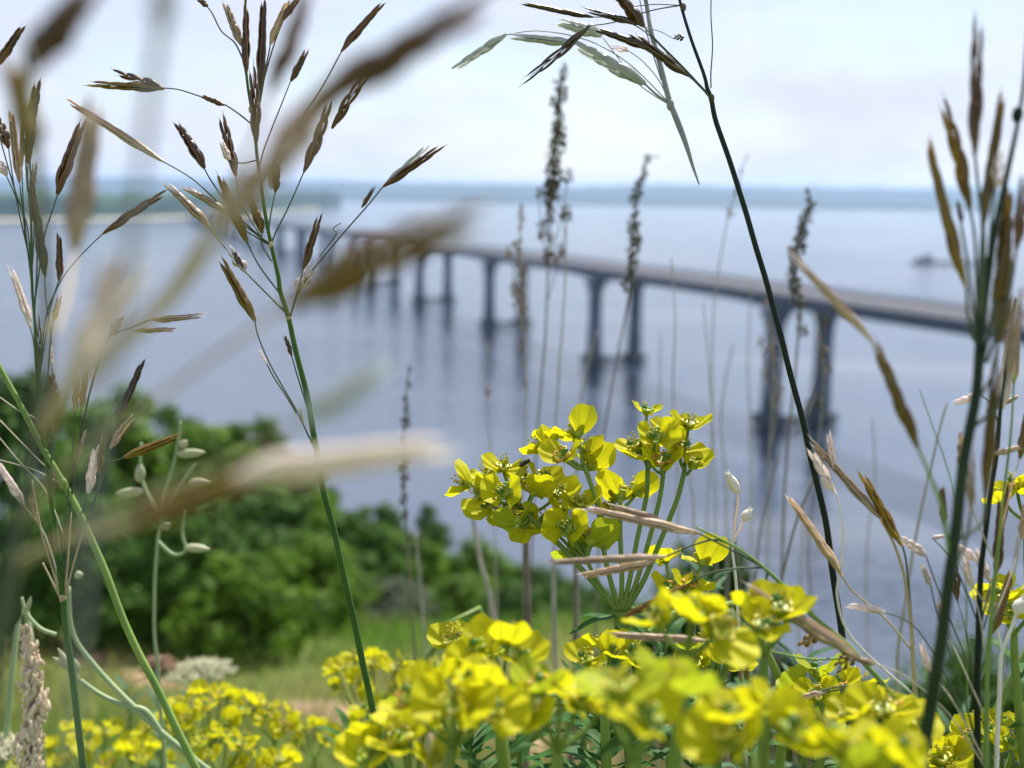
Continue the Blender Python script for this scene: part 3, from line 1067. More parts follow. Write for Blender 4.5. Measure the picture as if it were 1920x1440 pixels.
F_.spike((1722, 843), (1632, 622), 'o', 34, b, var=0, roll=10)
b2 = F_.branch([(1630, 632), (1650, 670), (1690, 760), (1722, 842)], .0005, M_STEM_S)
F_.spike((1636, 640), (1467, 454), 's', 28, b2, var=3, roll=5)

F2 = Plant('brome_grass', 'second right grass with pale pinkish braided spikelets on a thin dark stem', 'grass',
           [(1905, 560), (1893, 640), (1878, 760), (1868, 860), (1852, 960), (1842, 1050), (1836, 1150), (1833, 1290), (1832, 1445)], 0.42, [.0004, .0006, .0009, .0012, .0013], M_STEM_D, GRP)
for base, tip, stalk, mk, w in [
    ((1878, 768), (1903, 607), [(1872, 850), (1860, 920)], 'p', 36),
    ((1835, 738), (1782, 767), [(1860, 760), (1874, 800)], 'p', 17),
    ((1850, 770), (1917, 738), [(1858, 800), (1868, 860)], 's', 20),
    ((1862, 852), (1925, 836), [(1850, 860), (1845, 1000)], 's', 16),
    ((1832, 1052), (1788, 1008), [(1838, 1080), (1838, 1120)], 'p', 20),
    ((1857, 1092), (1834, 1018), [(1848, 1130), (1838, 1180)], 'p', 21),
    ((1866, 1080), (1888, 925), [(1858, 1130), (1840, 1190)], 'b', 28),
    ((1857, 1190), (1909, 1064), [(1850, 1240), (1834, 1290)], 'o', 27),
    ((1748, 1008), (1775, 1003), [(1790, 1060), (1838, 1180)], 'p', 14),
    ((1795, 1125), (1792, 1020), [(1810, 1180), (1834, 1290)], 'b', 22),
    ((1745, 1098), (1725, 1054), [(1760, 1160), (1800, 1280), (1832, 1400)], 'p', 19),
    ((1736, 1042), (1692, 1000), [(1765, 1120), (1834, 1290)], 'p', 22),
    ((1660, 1148), (1585, 1128), [(1720, 1180), (1790, 1300), (1832, 1420)], 'p', 20),
    ((1880, 990), (1893, 900), [(1870, 1060), (1840, 1160)], 'b', 14),
]:
    F2.spray(base, tip, stalk, mk, w, .0003, dd=rnd.uniform(-.01, .02))

R3_ = Plant('brome_grass', 'slim grass at the right edge with ripe tan spikelets between the two dark stems', 'grass',
            [(1902, 700), (1896, 800), (1886, 900), (1872, 1020), (1858, 1160), (1850, 1300), (1848, 1445)], .40, [.0003, .0005, .0008, .0010], M_STEM_L, GRP)
for base, tip, stalk, mk, w in [
    ((1900, 720), (1912, 600), [(1898, 780)], 's', 24),
    ((1912, 860), (1932, 760), [(1900, 900), (1876, 1000)], 'o', 26),
    ((1806, 900), (1792, 800), [(1825, 960), (1868, 1060)], 's', 22),
    ((1770, 985), (1768, 905), [(1800, 1060), (1860, 1150)], 'b', 20),
    ((1915, 1010), (1930, 920), [(1895, 1080), (1858, 1170)], 's', 22),
    ((1822, 1105), (1806, 1030), [(1838, 1160), (1852, 1260)], 'p', 20),
    ((1640, 1245), (1588, 1232), [(1700, 1270), (1780, 1340), (1848, 1440)], 's', 18),
    ((1745, 1260), (1718, 1200), [(1790, 1320), (1848, 1430)], 'p', 18),
    ((1778, 1190), (1752, 1125), [(1805, 1250), (1850, 1350)], 's', 20),
]:
    R3_.spray(base, tip, stalk, mk, w, .0003, dd=rnd.uniform(-.01, .02), hm=M_HAIR_S)

# --- G: arching grass before the flowers
G_ = Plant('brome_grass', 'arching brome grass bending left across the focused yellow flowers', 'grass',
           [(1305, 988), (1372, 1022), (1430, 1062), (1480, 1108), (1530, 1160), (1580, 1200), (1622, 1246), (1680, 1315), (1740, 1445)],
           0.43, [.0004, .0006, .0009, .0010, .0011, .0013], M_STEM_L, GRP)
b = G_.branch([(1310, 1000), (1360, 1025), (1432, 1064)], .0004)
G_.spike((1312, 1000), (1068, 950), 's', 26, b, var=3)
G_.spike((1240, 975), (1130, 944), 's', 17, b, dd=.004, var=0)
b = G_.branch([(1250, 1043), (1300, 1022), (1340, 1012), (1372, 1022)], .0004)
G_.spike((1250, 1044), (998, 1053), 's', 21, b, var=3, dd=-.03)
G_.spike((1230, 1050), (1074, 1092), 's', 24, b, var=1)
b = G_.branch([(1292, 1094), (1330, 1075), (1380, 1066), (1432, 1064)], .0004)
G_.spike((1292, 1094), (1155, 1164), 'o', 19, b, var=0)
b = G_.branch([(1320, 1202), (1380, 1208), (1450, 1222), (1520, 1236), (1600, 1232)], .0004, M_STEM_L)
G_.spike((1322, 1202), (1124, 1186), 's', 22, b, var=3, dd=-.02)
b = G_.branch([(1402, 1178), (1410, 1150), (1430, 1110), (1440, 1070)], .0004)
G_.spike((1402, 1176), (1376, 1290), 'o', 30, b, var=2, dd=-.05)
b = G_.branch([(1602, 1226), (1625, 1250), (1660, 1290)], .0005, M_STEM_S)
G_.spike((1608, 1232), (1378, 1080), 's', 36, b, var=3, dd=-.06)
G_.spike((1540, 1180), (1495, 1218), 'o', 26, b, var=4)
G_.spike((1600, 1226), (1560, 1262), 'o', 28, b, var=4)
b = G_.branch([(1540, 1300), (1590, 1290), (1650, 1280)], .0004)
G_.spike((1550, 1298), (1480, 1306), 's', 16, b)
b = G_.branch([(1180, 1400), (1300, 1360), (1440, 1330), (1560, 1290), (1650, 1282)], .0004)
G_.spike((1300, 1350), (1170, 1390), 'o', 18, b)

# --- pale spikelets hanging right of the black stem
K_ = Plant('brome_grass', 'pale straw grass with leaning spikelets just right of the black stem', 'grass',
           [(1652, 975), (1672, 1010), (1690, 1060), (1705, 1130), (1712, 1220), (1716, 1320), (1718, 1445)], 0.44, [.0004, .0006, .0009, .0011], M_STEM_S, GRP)
b = K_.branch([(1648, 968), (1672, 1010), (1690, 1060)], .0005, M_STEM_S)
K_.spike((1650, 972), (1508, 808), 's', 24, b, var=3)
b = K_.branch([(1692, 1022), (1700, 1060), (1708, 1150)], .0004)
K_.spike((1692, 1024), (1604, 868), 'o', 27, b, var=0)
b = K_.branch([(1580, 1080), (1600, 1110), (1660, 1160), (1710, 1220)], .0004, M_STEM_S)
K_.spike((1580, 1082), (1473, 908), 's', 26, b, var=1)
b = K_.branch([(1566, 922), (1575, 955), (1581, 1000), (1578, 1060), (1570, 1120), (1600, 1200), (1710, 1300)], .0005, M_WHITE)
K_.spike((1566, 924), (1513, 832), 'p', 25, b, var=4)
K_.spike((1563, 880), (1553, 802), 'p', 18, b, var=0)

# --- H: grass right in front of the lens, thrown far out of focus
H_ = Plant('brome_grass', 'very blurred grass close to the lens, broad soft spikelets spreading from the left edge', 'grass',
           [(46, 90), (60, 200), (80, 420), (92, 600), (70, 800), (35, 1000), (0, 1200), (-40, 1460)], 0.165, [.0004, .0006, .0008, .0010, .0012, .0012], M_HAIR, GRP)
for base, tip, stalk, mk, w, dp in [
    ((590, 195), (965, -30), [(540, 265), (450, 390), (330, 560), (120, 760), (68, 810)], 'b', 70, .15),
    ((500, 300), (690, 85), [(420, 410), (300, 560), (110, 740), (68, 810)], 's', 66, .155),
    ((405, 430), (590, 180), [(330, 540), (120, 740), (68, 810)], 's', 60, .150),
    ((535, 575), (935, 325), [(470, 620), (330, 720), (150, 850), (40, 980)], 'o', 84, .150),
    ((420, 905), (890, 795), [(330, 940), (220, 985), (120, 1010), (25, 1050)], 'c', 68, .155),
    ((250, 985), (470, 880), [(180, 1000), (100, 1020), (25, 1050)], 'o', 66, .150),
    ((560, 790), (770, 690), [(440, 860), (300, 920), (150, 990), (20, 1070)], 'g', 50, .14),
    ((120, 725), (255, 440), [(105, 790), (68, 820)], 'c', 62, .155),
    ((165, 660), (250, 470), [(120, 760), (68, 820)], 's', 50, .165),
    ((65, 130), (155, -70), [(55, 190), (64, 240)], 'b', 74, .150),
    ((140, 470), (170, 150), [(125, 560), (90, 640)], 's', 58, .22),
    ((505, 175), (610, -40), [(440, 330), (300, 560), (110, 720)], 'b', 36, .19),
    ((60, 290), (40, 90), [(70, 400), (84, 520)], 'o', 56, .17),
]:
    br_ = H_.branch([(base[0], base[1], dp)] + [(x, y, dp + (.165 - dp) * (i + 1) / len(stalk)) for i, (x, y) in enumerate(stalk)], .00040, M_STEM_S if mk != 'd' else M_STEM_L)
    H_.spike(base, tip, mk, w * 1.3, br_, d=dp, roll=10)
H2 = Plant('grass_stem', 'faint blurred grey grass stem close to the lens in the upper left', 'grass',
           [(318, -60), (300, 60), (285, 180), (262, 330), (230, 520), (200, 760), (170, 1000), (130, 1460)], 0.12, [.0006, .0006, .0005, .0004, .0003], M_STEM_G, GRP)
H2.spike((300, 60), (310, -80), 'g', 60, d=.12)

# --- dry seed stalks behind


def seed_cluster_mesh(seed, mat, n=30):
    r_ = random.Random(seed)
    m = MB()
    for i in range(n):
        a = r_.uniform(0, 6.283)
        rr_ = r_.uniform(.15, 1.0) ** .8
        c = Vector((rr_ * math.cos(a), rr_ * math.sin(a), r_.uniform(-1, 1) * (1.2 - .5 * rr_)))
        mt = Matrix.Rotation(r_.uniform(0, 3), 3, 'X') @ Matrix.Rotation(r_.uniform(0, 3), 3, 'Y')
        m.ball(c, (.26, .20, .09), 0, 6, 4, mt)
    for i in range(6):
        a = r_.uniform(0, 6.283)
        m.tube([(0, 0, r_.uniform(-1, .4)), (.7 * math.cos(a), .7 * math.sin(a), r_.uniform(-.4, .9))], .04, 4)
    return m.mesh('seed_cluster', mat)


SEED = {'d': [seed_cluster_mesh(i, M_SEEDD) for i in range(3)], 'p': [seed_cluster_mesh(9 + i, M_SEEDP, 22) for i in range(3)]}


def seed_stalk(path, d, label, mk, dense, wpx, gap, rad=.0011, mat=None, sides_=()):
    d = d + .22
    pl = Plant('dry_seed_stalk', label, 'dry plant', path, d, [rad * .5, rad * .8, rad], mat or (M_DRY if mk == 'd' else M_DRYP), 'dry seed stalks behind the flowers', 8)
    pts = spline([P(x, y, d) for x, y in path], 30)
    r_ = random.Random(int(path[0][0]))
    last = None
    for q in pts:
        loc = MCAM.inverted() @ q
        py = 720 - loc.y / -loc.z * FPX
        if py < dense[0] or py > dense[1]:
            continue
        g = gap * (.7 + 1.1 * r_.random()) * (1 + 1.3 * smooth(dense[0] + .55 * (dense[1] - dense[0]), dense[1], py))
        if last is not None and abs(py - last) < g:
            continue
        last = py
        s = wpx / FPX * d / 2 * r_.uniform(.35, 1.0) * (.55 + .45 * smooth(dense[0], dense[0] + 90, py))
        o = bpy.data.objects.new('seed_cluster', SEED[mk][r_.randrange(3)])
        COL.objects.link(o)
        o.parent = pl.root
        o.location = q - pl.o + V(r_.uniform(-1, 1), 0, r_.uniform(-1, 1)) * s * .35
        o.rotation_euler = (r_.uniform(-.4, .4), r_.uniform(-.4, .4), r_.uniform(0, 6))
        o.scale = (s, s, s * r_.uniform(1.1, 1.8))
    for sp_ in sides_:
        bb = pl.branch(sp_, rad * .5, mat or (M_DRY if mk == 'd' else M_DRYP))
        for (x, y) in sp_[:-1]:
            o = bpy.data.objects.new('seed_cluster', SEED[mk][r_.randrange(3)])
            COL.objects.link(o)
            o.parent = bb
            s = wpx / FPX * d / 2 * r_.uniform(.4, .7)
            o.location = P(x, y, d) - pl.o
            o.scale = (s, s, s * 1.6)
    return pl


seed_stalk([(1058, 118), (1050, 190), (1046, 240), (1038, 320), (1032, 420), (1027, 520), (1022, 640), (1010, 780), (1003, 900), (995, 1080), (985, 1260), (980, 1445)], .80,
           'tallest dry seed stalk, dark clusters rising high into the sky above the bridge', 'd', (122, 480), 34, 12,
           sides_=([(1065, 330), (1055, 400), (1034, 480)], [(1010, 360), (1016, 430), (1029, 520)], [(1062, 400), (1052, 470), (1028, 560)]))
seed_stalk([(1236, 294), (1215, 298), (1203, 335), (1191, 390), (1184, 470), (1178, 560), (1152, 700), (1130, 850), (1120, 1100), (1110, 1445)], .82,
           'dry seed stalk with hooked tip above the paired column of the bridge', 'd', (296, 560), 29, 12)
seed_stalk([(976, 385), (975, 480), (979, 600), (986, 700), (984, 800), (980, 950), (985, 1150), (990, 1445)], .80,
           'pinkish grey seed stalk in front of the third pier', 'p', (390, 720), 30, 14, sides_=([(955, 470), (966, 540), (979, 620)],))
seed_stalk([(1402, 288), (1372, 380), (1352, 480), (1337, 600), (1335, 800), (1325, 1000), (1310, 1445)], .95,
           'pale thin leaning seed stalk left of the black grass stem', 'p', (292, 430), 24, 22, .0010)
seed_stalk([(1513, 352), (1518, 378), (1500, 440), (1490, 500), (1500, 580), (1491, 700), (1474, 880), (1466, 1060), (1450, 1445)], .80,
           'dark seed stalk standing before the nearest pair of columns', 'd', (358, 620), 32, 12, .0013,
           sides_=([(1548, 600), (1540, 660), (1515, 760), (1488, 800)], [(1555, 690), (1530, 750), (1490, 820)]))
seed_stalk([(1440, 560), (1447, 640), (1452, 720), (1442, 860), (1440, 1000), (1430, 1445)], .84,
           'flecked pinkish seed stalk beside the left nearest column', 'p', (565, 800), 30, 32, .0010,
           sides_=([(1425, 640), (1436, 700), (1448, 760)], [(1470, 660), (1462, 740), (1448, 830)]))
seed_stalk([(1530, 585), (1538, 650), (1545, 720), (1530, 860), (1505, 1000), (1490, 1445)], .86,
           'flecked pinkish seed stalk beside the right nearest column', 'p', (590, 780), 28, 36, .0009)
seed_stalk([(768, 680), (758, 790), (757, 900), (764, 1010), (775, 1180), (790, 1445)], .82,
           'isolated dark seed stalk behind the blurred cream spikelet', 'd', (690, 1040), 25, 16, .0012)
seed_stalk([(917, 640), (912, 720), (916, 800), (925, 900), (930, 1060), (940, 1445)], .85,
           'short thin seed stalk above the left flower heads', 'p', (645, 780), 22, 26, .0009)
k = 0
for path, d, lab, m_, rd in [
    ([(1258, 480), (1266, 600), (1262, 720), (1270, 900), (1275, 1445)], 1.0, 'very faint bare stalk between the second and nearest piers', M_DRYP, .0009),
    ([(1318, 560), (1330, 700), (1340, 900), (1350, 1445)], 1.0, 'thin bare stalk left of the pale leaning seed stalk', M_DRYP, .0008),
    ([(1062, 420), (1058, 560), (1048, 700), (1040, 900), (1046, 1445)], .9, 'bare stalk hugging the tallest seed stalk', M_DRYP, .0010),
    ([(985, 960), (986, 1060), (990, 1180), (985, 1445)], .75, 'thick dark brown stalk under the left yellow heads', M_DRY, .0030),
    ([(1062, 900), (1078, 1050), (1078, 1200), (1070, 1445)], .85, 'second brown stalk under the yellow heads', M_DRY, .0022),
    ([(885, 960), (900, 1050), (925, 1160), (950, 1445)], .95, 'pale leaning stalk in front of the lawn bushes', M_DRYP, .0028),
    ([(780, 1000), (790, 1120), (800, 1260), (805, 1445)], 1.1, 'pale upright stalk in front of the grey green bush', M_DRYP, .0016),
    ([(1040, 1000), (1036, 1120), (1040, 1250), (1042, 1445)], 1.0, 'greyish stalk between two brown ones', M_DRYP, .0018),
    ([(1290, 870), (1300, 950), (1300, 1100), (1300, 1445)], 1.0, 'grey stalk behind the focused flower rays', M_DRYP, .0013),
    ([(1385, 900), (1378, 1000), (1390, 1150), (1395, 1445)], 1.0, 'dark stalk behind the two white buds', M_DRY, .0013),
    ([(1775, 755), (1745, 880), (1718, 1000), (1697, 1130), (1682, 1240), (1690, 1445)], .72, 'grey leaning stalk over open water on the right', M_DRYP, .0013),
    ([(1725, 730), (1760, 830), (1790, 930), (1810, 1060), (1815, 1445)], .65, 'hair thin stalk crossing the grey leaning one', M_STEM_L, .0005),
    ([(1560, 830), (1500, 960), (1462, 1100), (1450, 1200), (1445, 1445)], .78, 'slanting dark stalk below the nearest pier', M_DRY, .0012),
    ([(1238, 620), (1236, 760), (1228, 900), (1232, 1445)], 1.25, 'faint grey stalk right of the second pier above the flowers', M_DRYP, .0012),
    ([(1410, 520), (1402, 680), (1408, 860), (1405, 1445)], 1.3, 'faint grey stalk between the black stem and the pale leaning stalk', M_DRYP, .0012),
    ([(1375, 640), (1352, 780), (1362, 940), (1365, 1445)], 1.2, 'faint curved stalk above the two white buds', M_DRYP, .0013),
    ([(1120, 620), (1090, 740), (1080, 880), (1090, 1445)], 1.1, 'greyish stalk crossing the left footing of the second pier', M_DRYP, .0013),
    ([(1460, 860), (1425, 1000), (1415, 1160), (1418, 1445)], 1.0, 'brownish stalk left of the black stem below the nearest pier', M_DRY, .0014),
    ([(1530, 900), (1515, 1020), (1520, 1150), (1515, 1445)], 1.1, 'brownish stalk close behind the lower black stem', M_DRY, .0013),
    ([(1635, 780), (1640, 900), (1625, 1060), (1630, 1445)], 1.2, 'faint upright stalk right of the black stem over open water', M_DRYP, .0012),
    ([(1910, 1000), (1895, 1120), (1880, 1260), (1870, 1445)], .8, 'greyish stalk at the right edge', M_DRYP, .0016),
]:
    Plant('bare_stalk', lab, 'dry plant', path, d, [rd * .6, rd], m_, 'bare stalks behind the flowers', 8)

# --- white bud stalks


def bud_mesh(seed):
    m = MB()
    r_ = random.Random(seed)
    rings = []
    for z, rr_ in ((0, .10), (.12, .34), (.35, .50), (.6, .46), (.82, .30), (1.0, .10)):
        rings.append([(rr_ * (1 + .14 * math.sin(5 * a_ + seed)) * math.cos(a_), rr_ * (1 + .14 * math.sin(5 * a_ + seed)) * math.sin(a_), z) for a_ in [2 * math.pi * j / 14 for j in range(14)]])
    m.loft(rings)
    for j in range(5):
        a_ = j * 1.257
        m.tube([(.28 * math.cos(a_), .28 * math.sin(a_), .8), (.20 * math.cos(a_), .20 * math.sin(a_), 1.12)], [.09, .02], 5)
    return m.mesh('bud', M_BUD)


M_BUD = mat_plain('dry_white_bud', (0.66, 0.62, 0.55), (0.82, 0.78, 0.72), 4, .6, transl=.2)
BUDS = [bud_mesh(1), bud_mesh(2)]


def bud(pl, base, tip, wpx, par, d=None):
    d = d or pl.d
    b0, t0 = P(*base, d), P(*tip, d)
    z = (t0 - b0)
    L = z.length
    z.normalize()
    x = z.cross((b0 - CAM).normalized()).normalized()
    w = wpx / FPX * d
    m = Matrix((x * w, z.cross(x) * w, z * L)).transposed().to_4x4()
    m.translation = b0 - pl.o
    o = link('bud', BUDS[rnd.randrange(2)], par)
    o.matrix_local = m


q = Plant('budded_stalk', 'tiny white stalk with two dry buds right of the focused flowers', 'dry plant',
          [(1385, 925), (1383, 950), (1378, 975), (1375, 1000), (1372, 1030), (1380, 1100), (1390, 1250), (1400, 1445)], .5, [.0005, .0006, .0008], M_WHITE)
bud(q, (1385, 925), (1364, 887), 19, q.stem)
bb = q.branch([(1395, 975), (1386, 995), (1374, 1018)], .0005, M_WHITE)
bud(q, (1394, 977), (1408, 954), 18, bb)
q = Plant('budded_stalk', 'white forked stalk with a pinkish bud near the right edge', 'dry plant',
          [(1906, 1150), (1893, 1190), (1880, 1222), (1876, 1260), (1872, 1330), (1868, 1445)], .45, [.0006, .0008, .001], M_WHITE)
bud(q, (1905, 1152), (1922, 1120), 24, q.stem)
q.branch([(1868, 1150), (1872, 1190), (1880, 1222)], .0006, M_WHITE)

# ------------------------------------------------------------------ spurge (yellow flowers)


def bract_mesh(seed, mat, cup=.30, wave=.06):
    r_ = random.Random(seed)
    m = MB()
    nr, na = 8, 40
    vs, fs = [], []
    ph = r_.uniform(0, 6)
    for i in range(nr + 1):
        u = i / nr
        for j in range(na + 1):
            v = j / na * 2 - 1
            a_ = v * R(128)
            # kidney outline, attached at the origin, notched at the base
            rad_ = .60 * (1 + .06 * math.cos(2 * a_) + .025 * math.sin(3 * a_ + ph))
            rad_ *= 1 - .35 * smooth(.72, 1.0, abs(v)) - .05 * math.exp(-(v * 14) ** 2) + .012 * math.sin(17 * v + ph)
            x = .44 + rad_ * math.cos(a_)
            y = rad_ * 1.08 * math.sin(a_)
            x, y = x * u, y * u ** .9
            rr_ = math.hypot(x, y)
            z = cup * rr_ ** 1.8 + wave * u * u * math.sin(5 * a_ + ph) + .05 * abs(v) * u - .03 * math.exp(-(y * 9) ** 2) * u
            vs.append((x, y, z))
    w = na + 1
    for i in range(nr):
        for j in range(na):
            fs.append((i * w + j, (i + 1) * w + j, (i + 1) * w + j + 1, i * w + j + 1))
    m.add(vs, fs)
    return m.mesh('bract', mat)


BR_Y = [bract_mesh(1, M_BRACT, .25), bract_mesh(2, M_BRACT, .42, .05), bract_mesh(3, M_BRACT, .12, .09)]
BR_G = [bract_mesh(4, M_BRACT_G, .25), bract_mesh(5, M_BRACT_G, .40, .05)]


def cyathium_mesh(seed, gm, stam=6, ovary=True):
    r_ = random.Random(seed)
    m = MB()
    rings = []
    for z, rr_ in ((-.02, .06), (.06, .15), (.16, .21), (.28, .23), (.34, .20), (.30, .12)):
        rings.append([(rr_ * math.cos(a_), rr_ * math.sin(a_), z) for a_ in [2 * math.pi * j / 12 for j in range(12)]])
    m.loft(rings, 0)
    for j in range(4):
        a_ = j * math.pi / 2 + r_.uniform(-.2, .2)
        c, s = math.cos(a_), math.sin(a_)
        m.tube(spline([(.20 * c - .13 * s, .20 * s + .13 * c, .37), (.30 * c - .05 * s, .30 * s + .05 * c, .345), (.30 * c + .05 * s, .30 * s - .05 * c, .345),
                       (.20 * c + .13 * s, .20 * s - .13 * c, .37)], 3), [.025, .065, .065, .025], 6, 1)
    for j in range(stam):
        a_ = r_.uniform(0, 6.283)
        l_ = r_.uniform(.42, .78)
        e = (l_ * .30 * math.cos(a_), l_ * .30 * math.sin(a_), .30 + l_ * .62)
        m.tube(spline([(.05 * math.cos(a_), .05 * math.sin(a_), .3), (.12 * math.cos(a_), .12 * math.sin(a_), .3 + l_ * .35), e], 3), .014, 5, 3)
        m.ball((e[0] - .02, e[1], e[2]), .036, 3, 6, 4)
        m.ball((e[0] + .03, e[1], e[2]), .032, 3, 6, 4)
    if ovary:
        c = (.14, .05, .46)
        m.tube(spline([(0, 0, .28), (.05, .02, .36), c], 3), .03, 6, 2)
        for j in range(3):
            a_ = j * 2.094
            m.ball((c[0] + .055 * math.cos(a_), c[1] + .055 * math.sin(a_), c[2] + .05), .095, 2, 8, 6)
            m.tube([(c[0], c[1], c[2] + .12), (c[0] + .09 * math.cos(a_), c[1] + .09 * math.sin(a_), c[2] + .27)], .018, 5, 3)
    return m.mesh('flower', [M_CUP, gm, M_OVARY, M_GLAND])


CY = [cyathium_mesh(1, M_GLAND, 5), cyathium_mesh(2, M_GLAND, 9, False), cyathium_mesh(3, M_GLAND_O, 4, True), cyathium_mesh(4, M_CUP, 3, True)]


def leaf_mesh(seed, mat, curl=.3, width=.11):
    r_ = random.Random(seed)
    m = MB()
    vs, fs = [], []
    n = 9
    for i in range(n + 1):
        u = i / n
        w = width * math.sin(math.pi * (u * .93 + .05)) ** .7
        for j in range(5):
            v = (j - 2) / 2
            vs.append((u, v * w, .08 * math.sin(u * 2) - curl * u * u + .25 * w * abs(v) + .02 * math.sin(u * 9 + seed)))
    for i in range(n):
        for j in range(4):
            fs.append((i * 5 + j, (i + 1) * 5 + j, (i + 1) * 5 + j + 1, i * 5 + j + 1))
    m.add(vs, fs)
    return m.mesh('leaf', mat)


LF = [leaf_mesh(1, M_ELEAF, .25), leaf_mesh(2, M_ELEAF, .5), leaf_mesh(3, M_ELEAF, .05, .09)]
LFB = [leaf_mesh(4, M_BLEAF, .2, .075), leaf_mesh(5, M_BLEAF, .4, .09)]


def frame(z, xhint):
    z = Vector(z).normalized()
    x = Vector(xhint) - z * Vector(xhint).dot(z)
    if x.length < 1e-4:
        x = z.orthogonal()
    x.normalize()
    return Matrix((x, z.cross(x), z)).transposed()


def flower(pl, c, axis, bdir, size, openang=70, par=None, green=False, cyi=None, asym=1.0):
    """cup with two opposite bracts; c world point, axis / bdir world directions"""
    cyi = (0, 1, 0, 3, 1, 3, 2)[rnd.randrange(7)] if cyi is None else cyi
    o = bpy.data.objects.new('flower', CY[cyi])
    COL.objects.link(o)
    o.parent = par or pl.root
    m = frame(axis, bdir).to_4x4() @ Matrix.Diagonal((size, size, size, 1))
    m.translation = Vector(c) - pl.o
    o.matrix_local = m
    for sgn, az in ((0, 0), (1, math.pi)):
        pool = BR_G if green else BR_Y
        bo = bpy.data.objects.new('bract', pool[rnd.randrange(len(pool))])
        COL.objects.link(bo)
        bo.parent = o
        k = (asym if sgn == 0 else 1.0) * rnd.uniform(.9, 1.08)
        tiltb = R(90 - openang) + rnd.uniform(-.12, .12)
        bo.matrix_local = (Matrix.Translation((0, 0, .02 + .015 * sgn)) @ Matrix.Rotation(az + rnd.uniform(-.15, .15), 4, 'Z') @ Matrix.Rotation(-tiltb, 4, 'Y')
                           @ Matrix.Rotation(rnd.uniform(-.18, .18), 4, 'X') @ Matrix.Scale(k, 4))
    return o


def add_leaf(pl, pos, dirv, up, L, pool=LF):
    d_ = Vector(dirv).normalized()
    u = Vector(up) - d_ * Vector(up).dot(d_)
    u.normalize()
    m = Matrix((d_ * L, u.cross(d_) * L, u * L)).transposed().to_4x4()
    m.translation = Vector(pos) - pl.o
    o = link('leaf', pool[rnd.randrange(len(pool))], pl.root)
    o.matrix_local = m
    return o


EG = 'yellow flowering spurge plants'
EU = Plant('flowering_spurge', 'sharply focused yellow spurge rising tallest in the middle, many rays above green leaves', 'flower',
           [(1164, 1146), (1166, 1180), (1172, 1260), (1182, 1350), (1190, 1445)], .5, [.0032, .0034, .0038, .004], M_ESTEM, EG)
rays = [
    ([(985, 962), (1010, 985), (1040, 1012), (1075, 1050), (1112, 1092), (1160, 1148)], .0014),
    ([(1095, 872), (1107, 905), (1122, 955), (1132, 1030), (1145, 1090), (1163, 1148)], .0012),
    ([(1163, 938), (1163, 1000), (1166, 1080), (1165, 1148)], .0012),
    ([(1214, 880), (1212, 930), (1195, 1010), (1180, 1090), (1167, 1148)], .0012),
    ([(1244, 885), (1236, 940), (1212, 1030), (1190, 1100), (1169, 1148)], .0012),
    ([(1284, 880), (1270, 935), (1240, 1010), (1206, 1090), (1171, 1148)], .0013),
    ([(1100, 1050), (1120, 1090), (1140, 1120), (1160, 1150)], .0011),
    ([(1258, 1112), (1230, 1125), (1195, 1140), (1168, 1150)], .0011),
]
RAYO = []
for pts, r_ in rays:
    m = MB(EU.o)
    m.tube(spline([P(x, y, .5) for x, y in pts], 5), [r_ * .85, r_], 8)
    RAYO.append(m.obj('ray', M_ESTEM, EU.root))
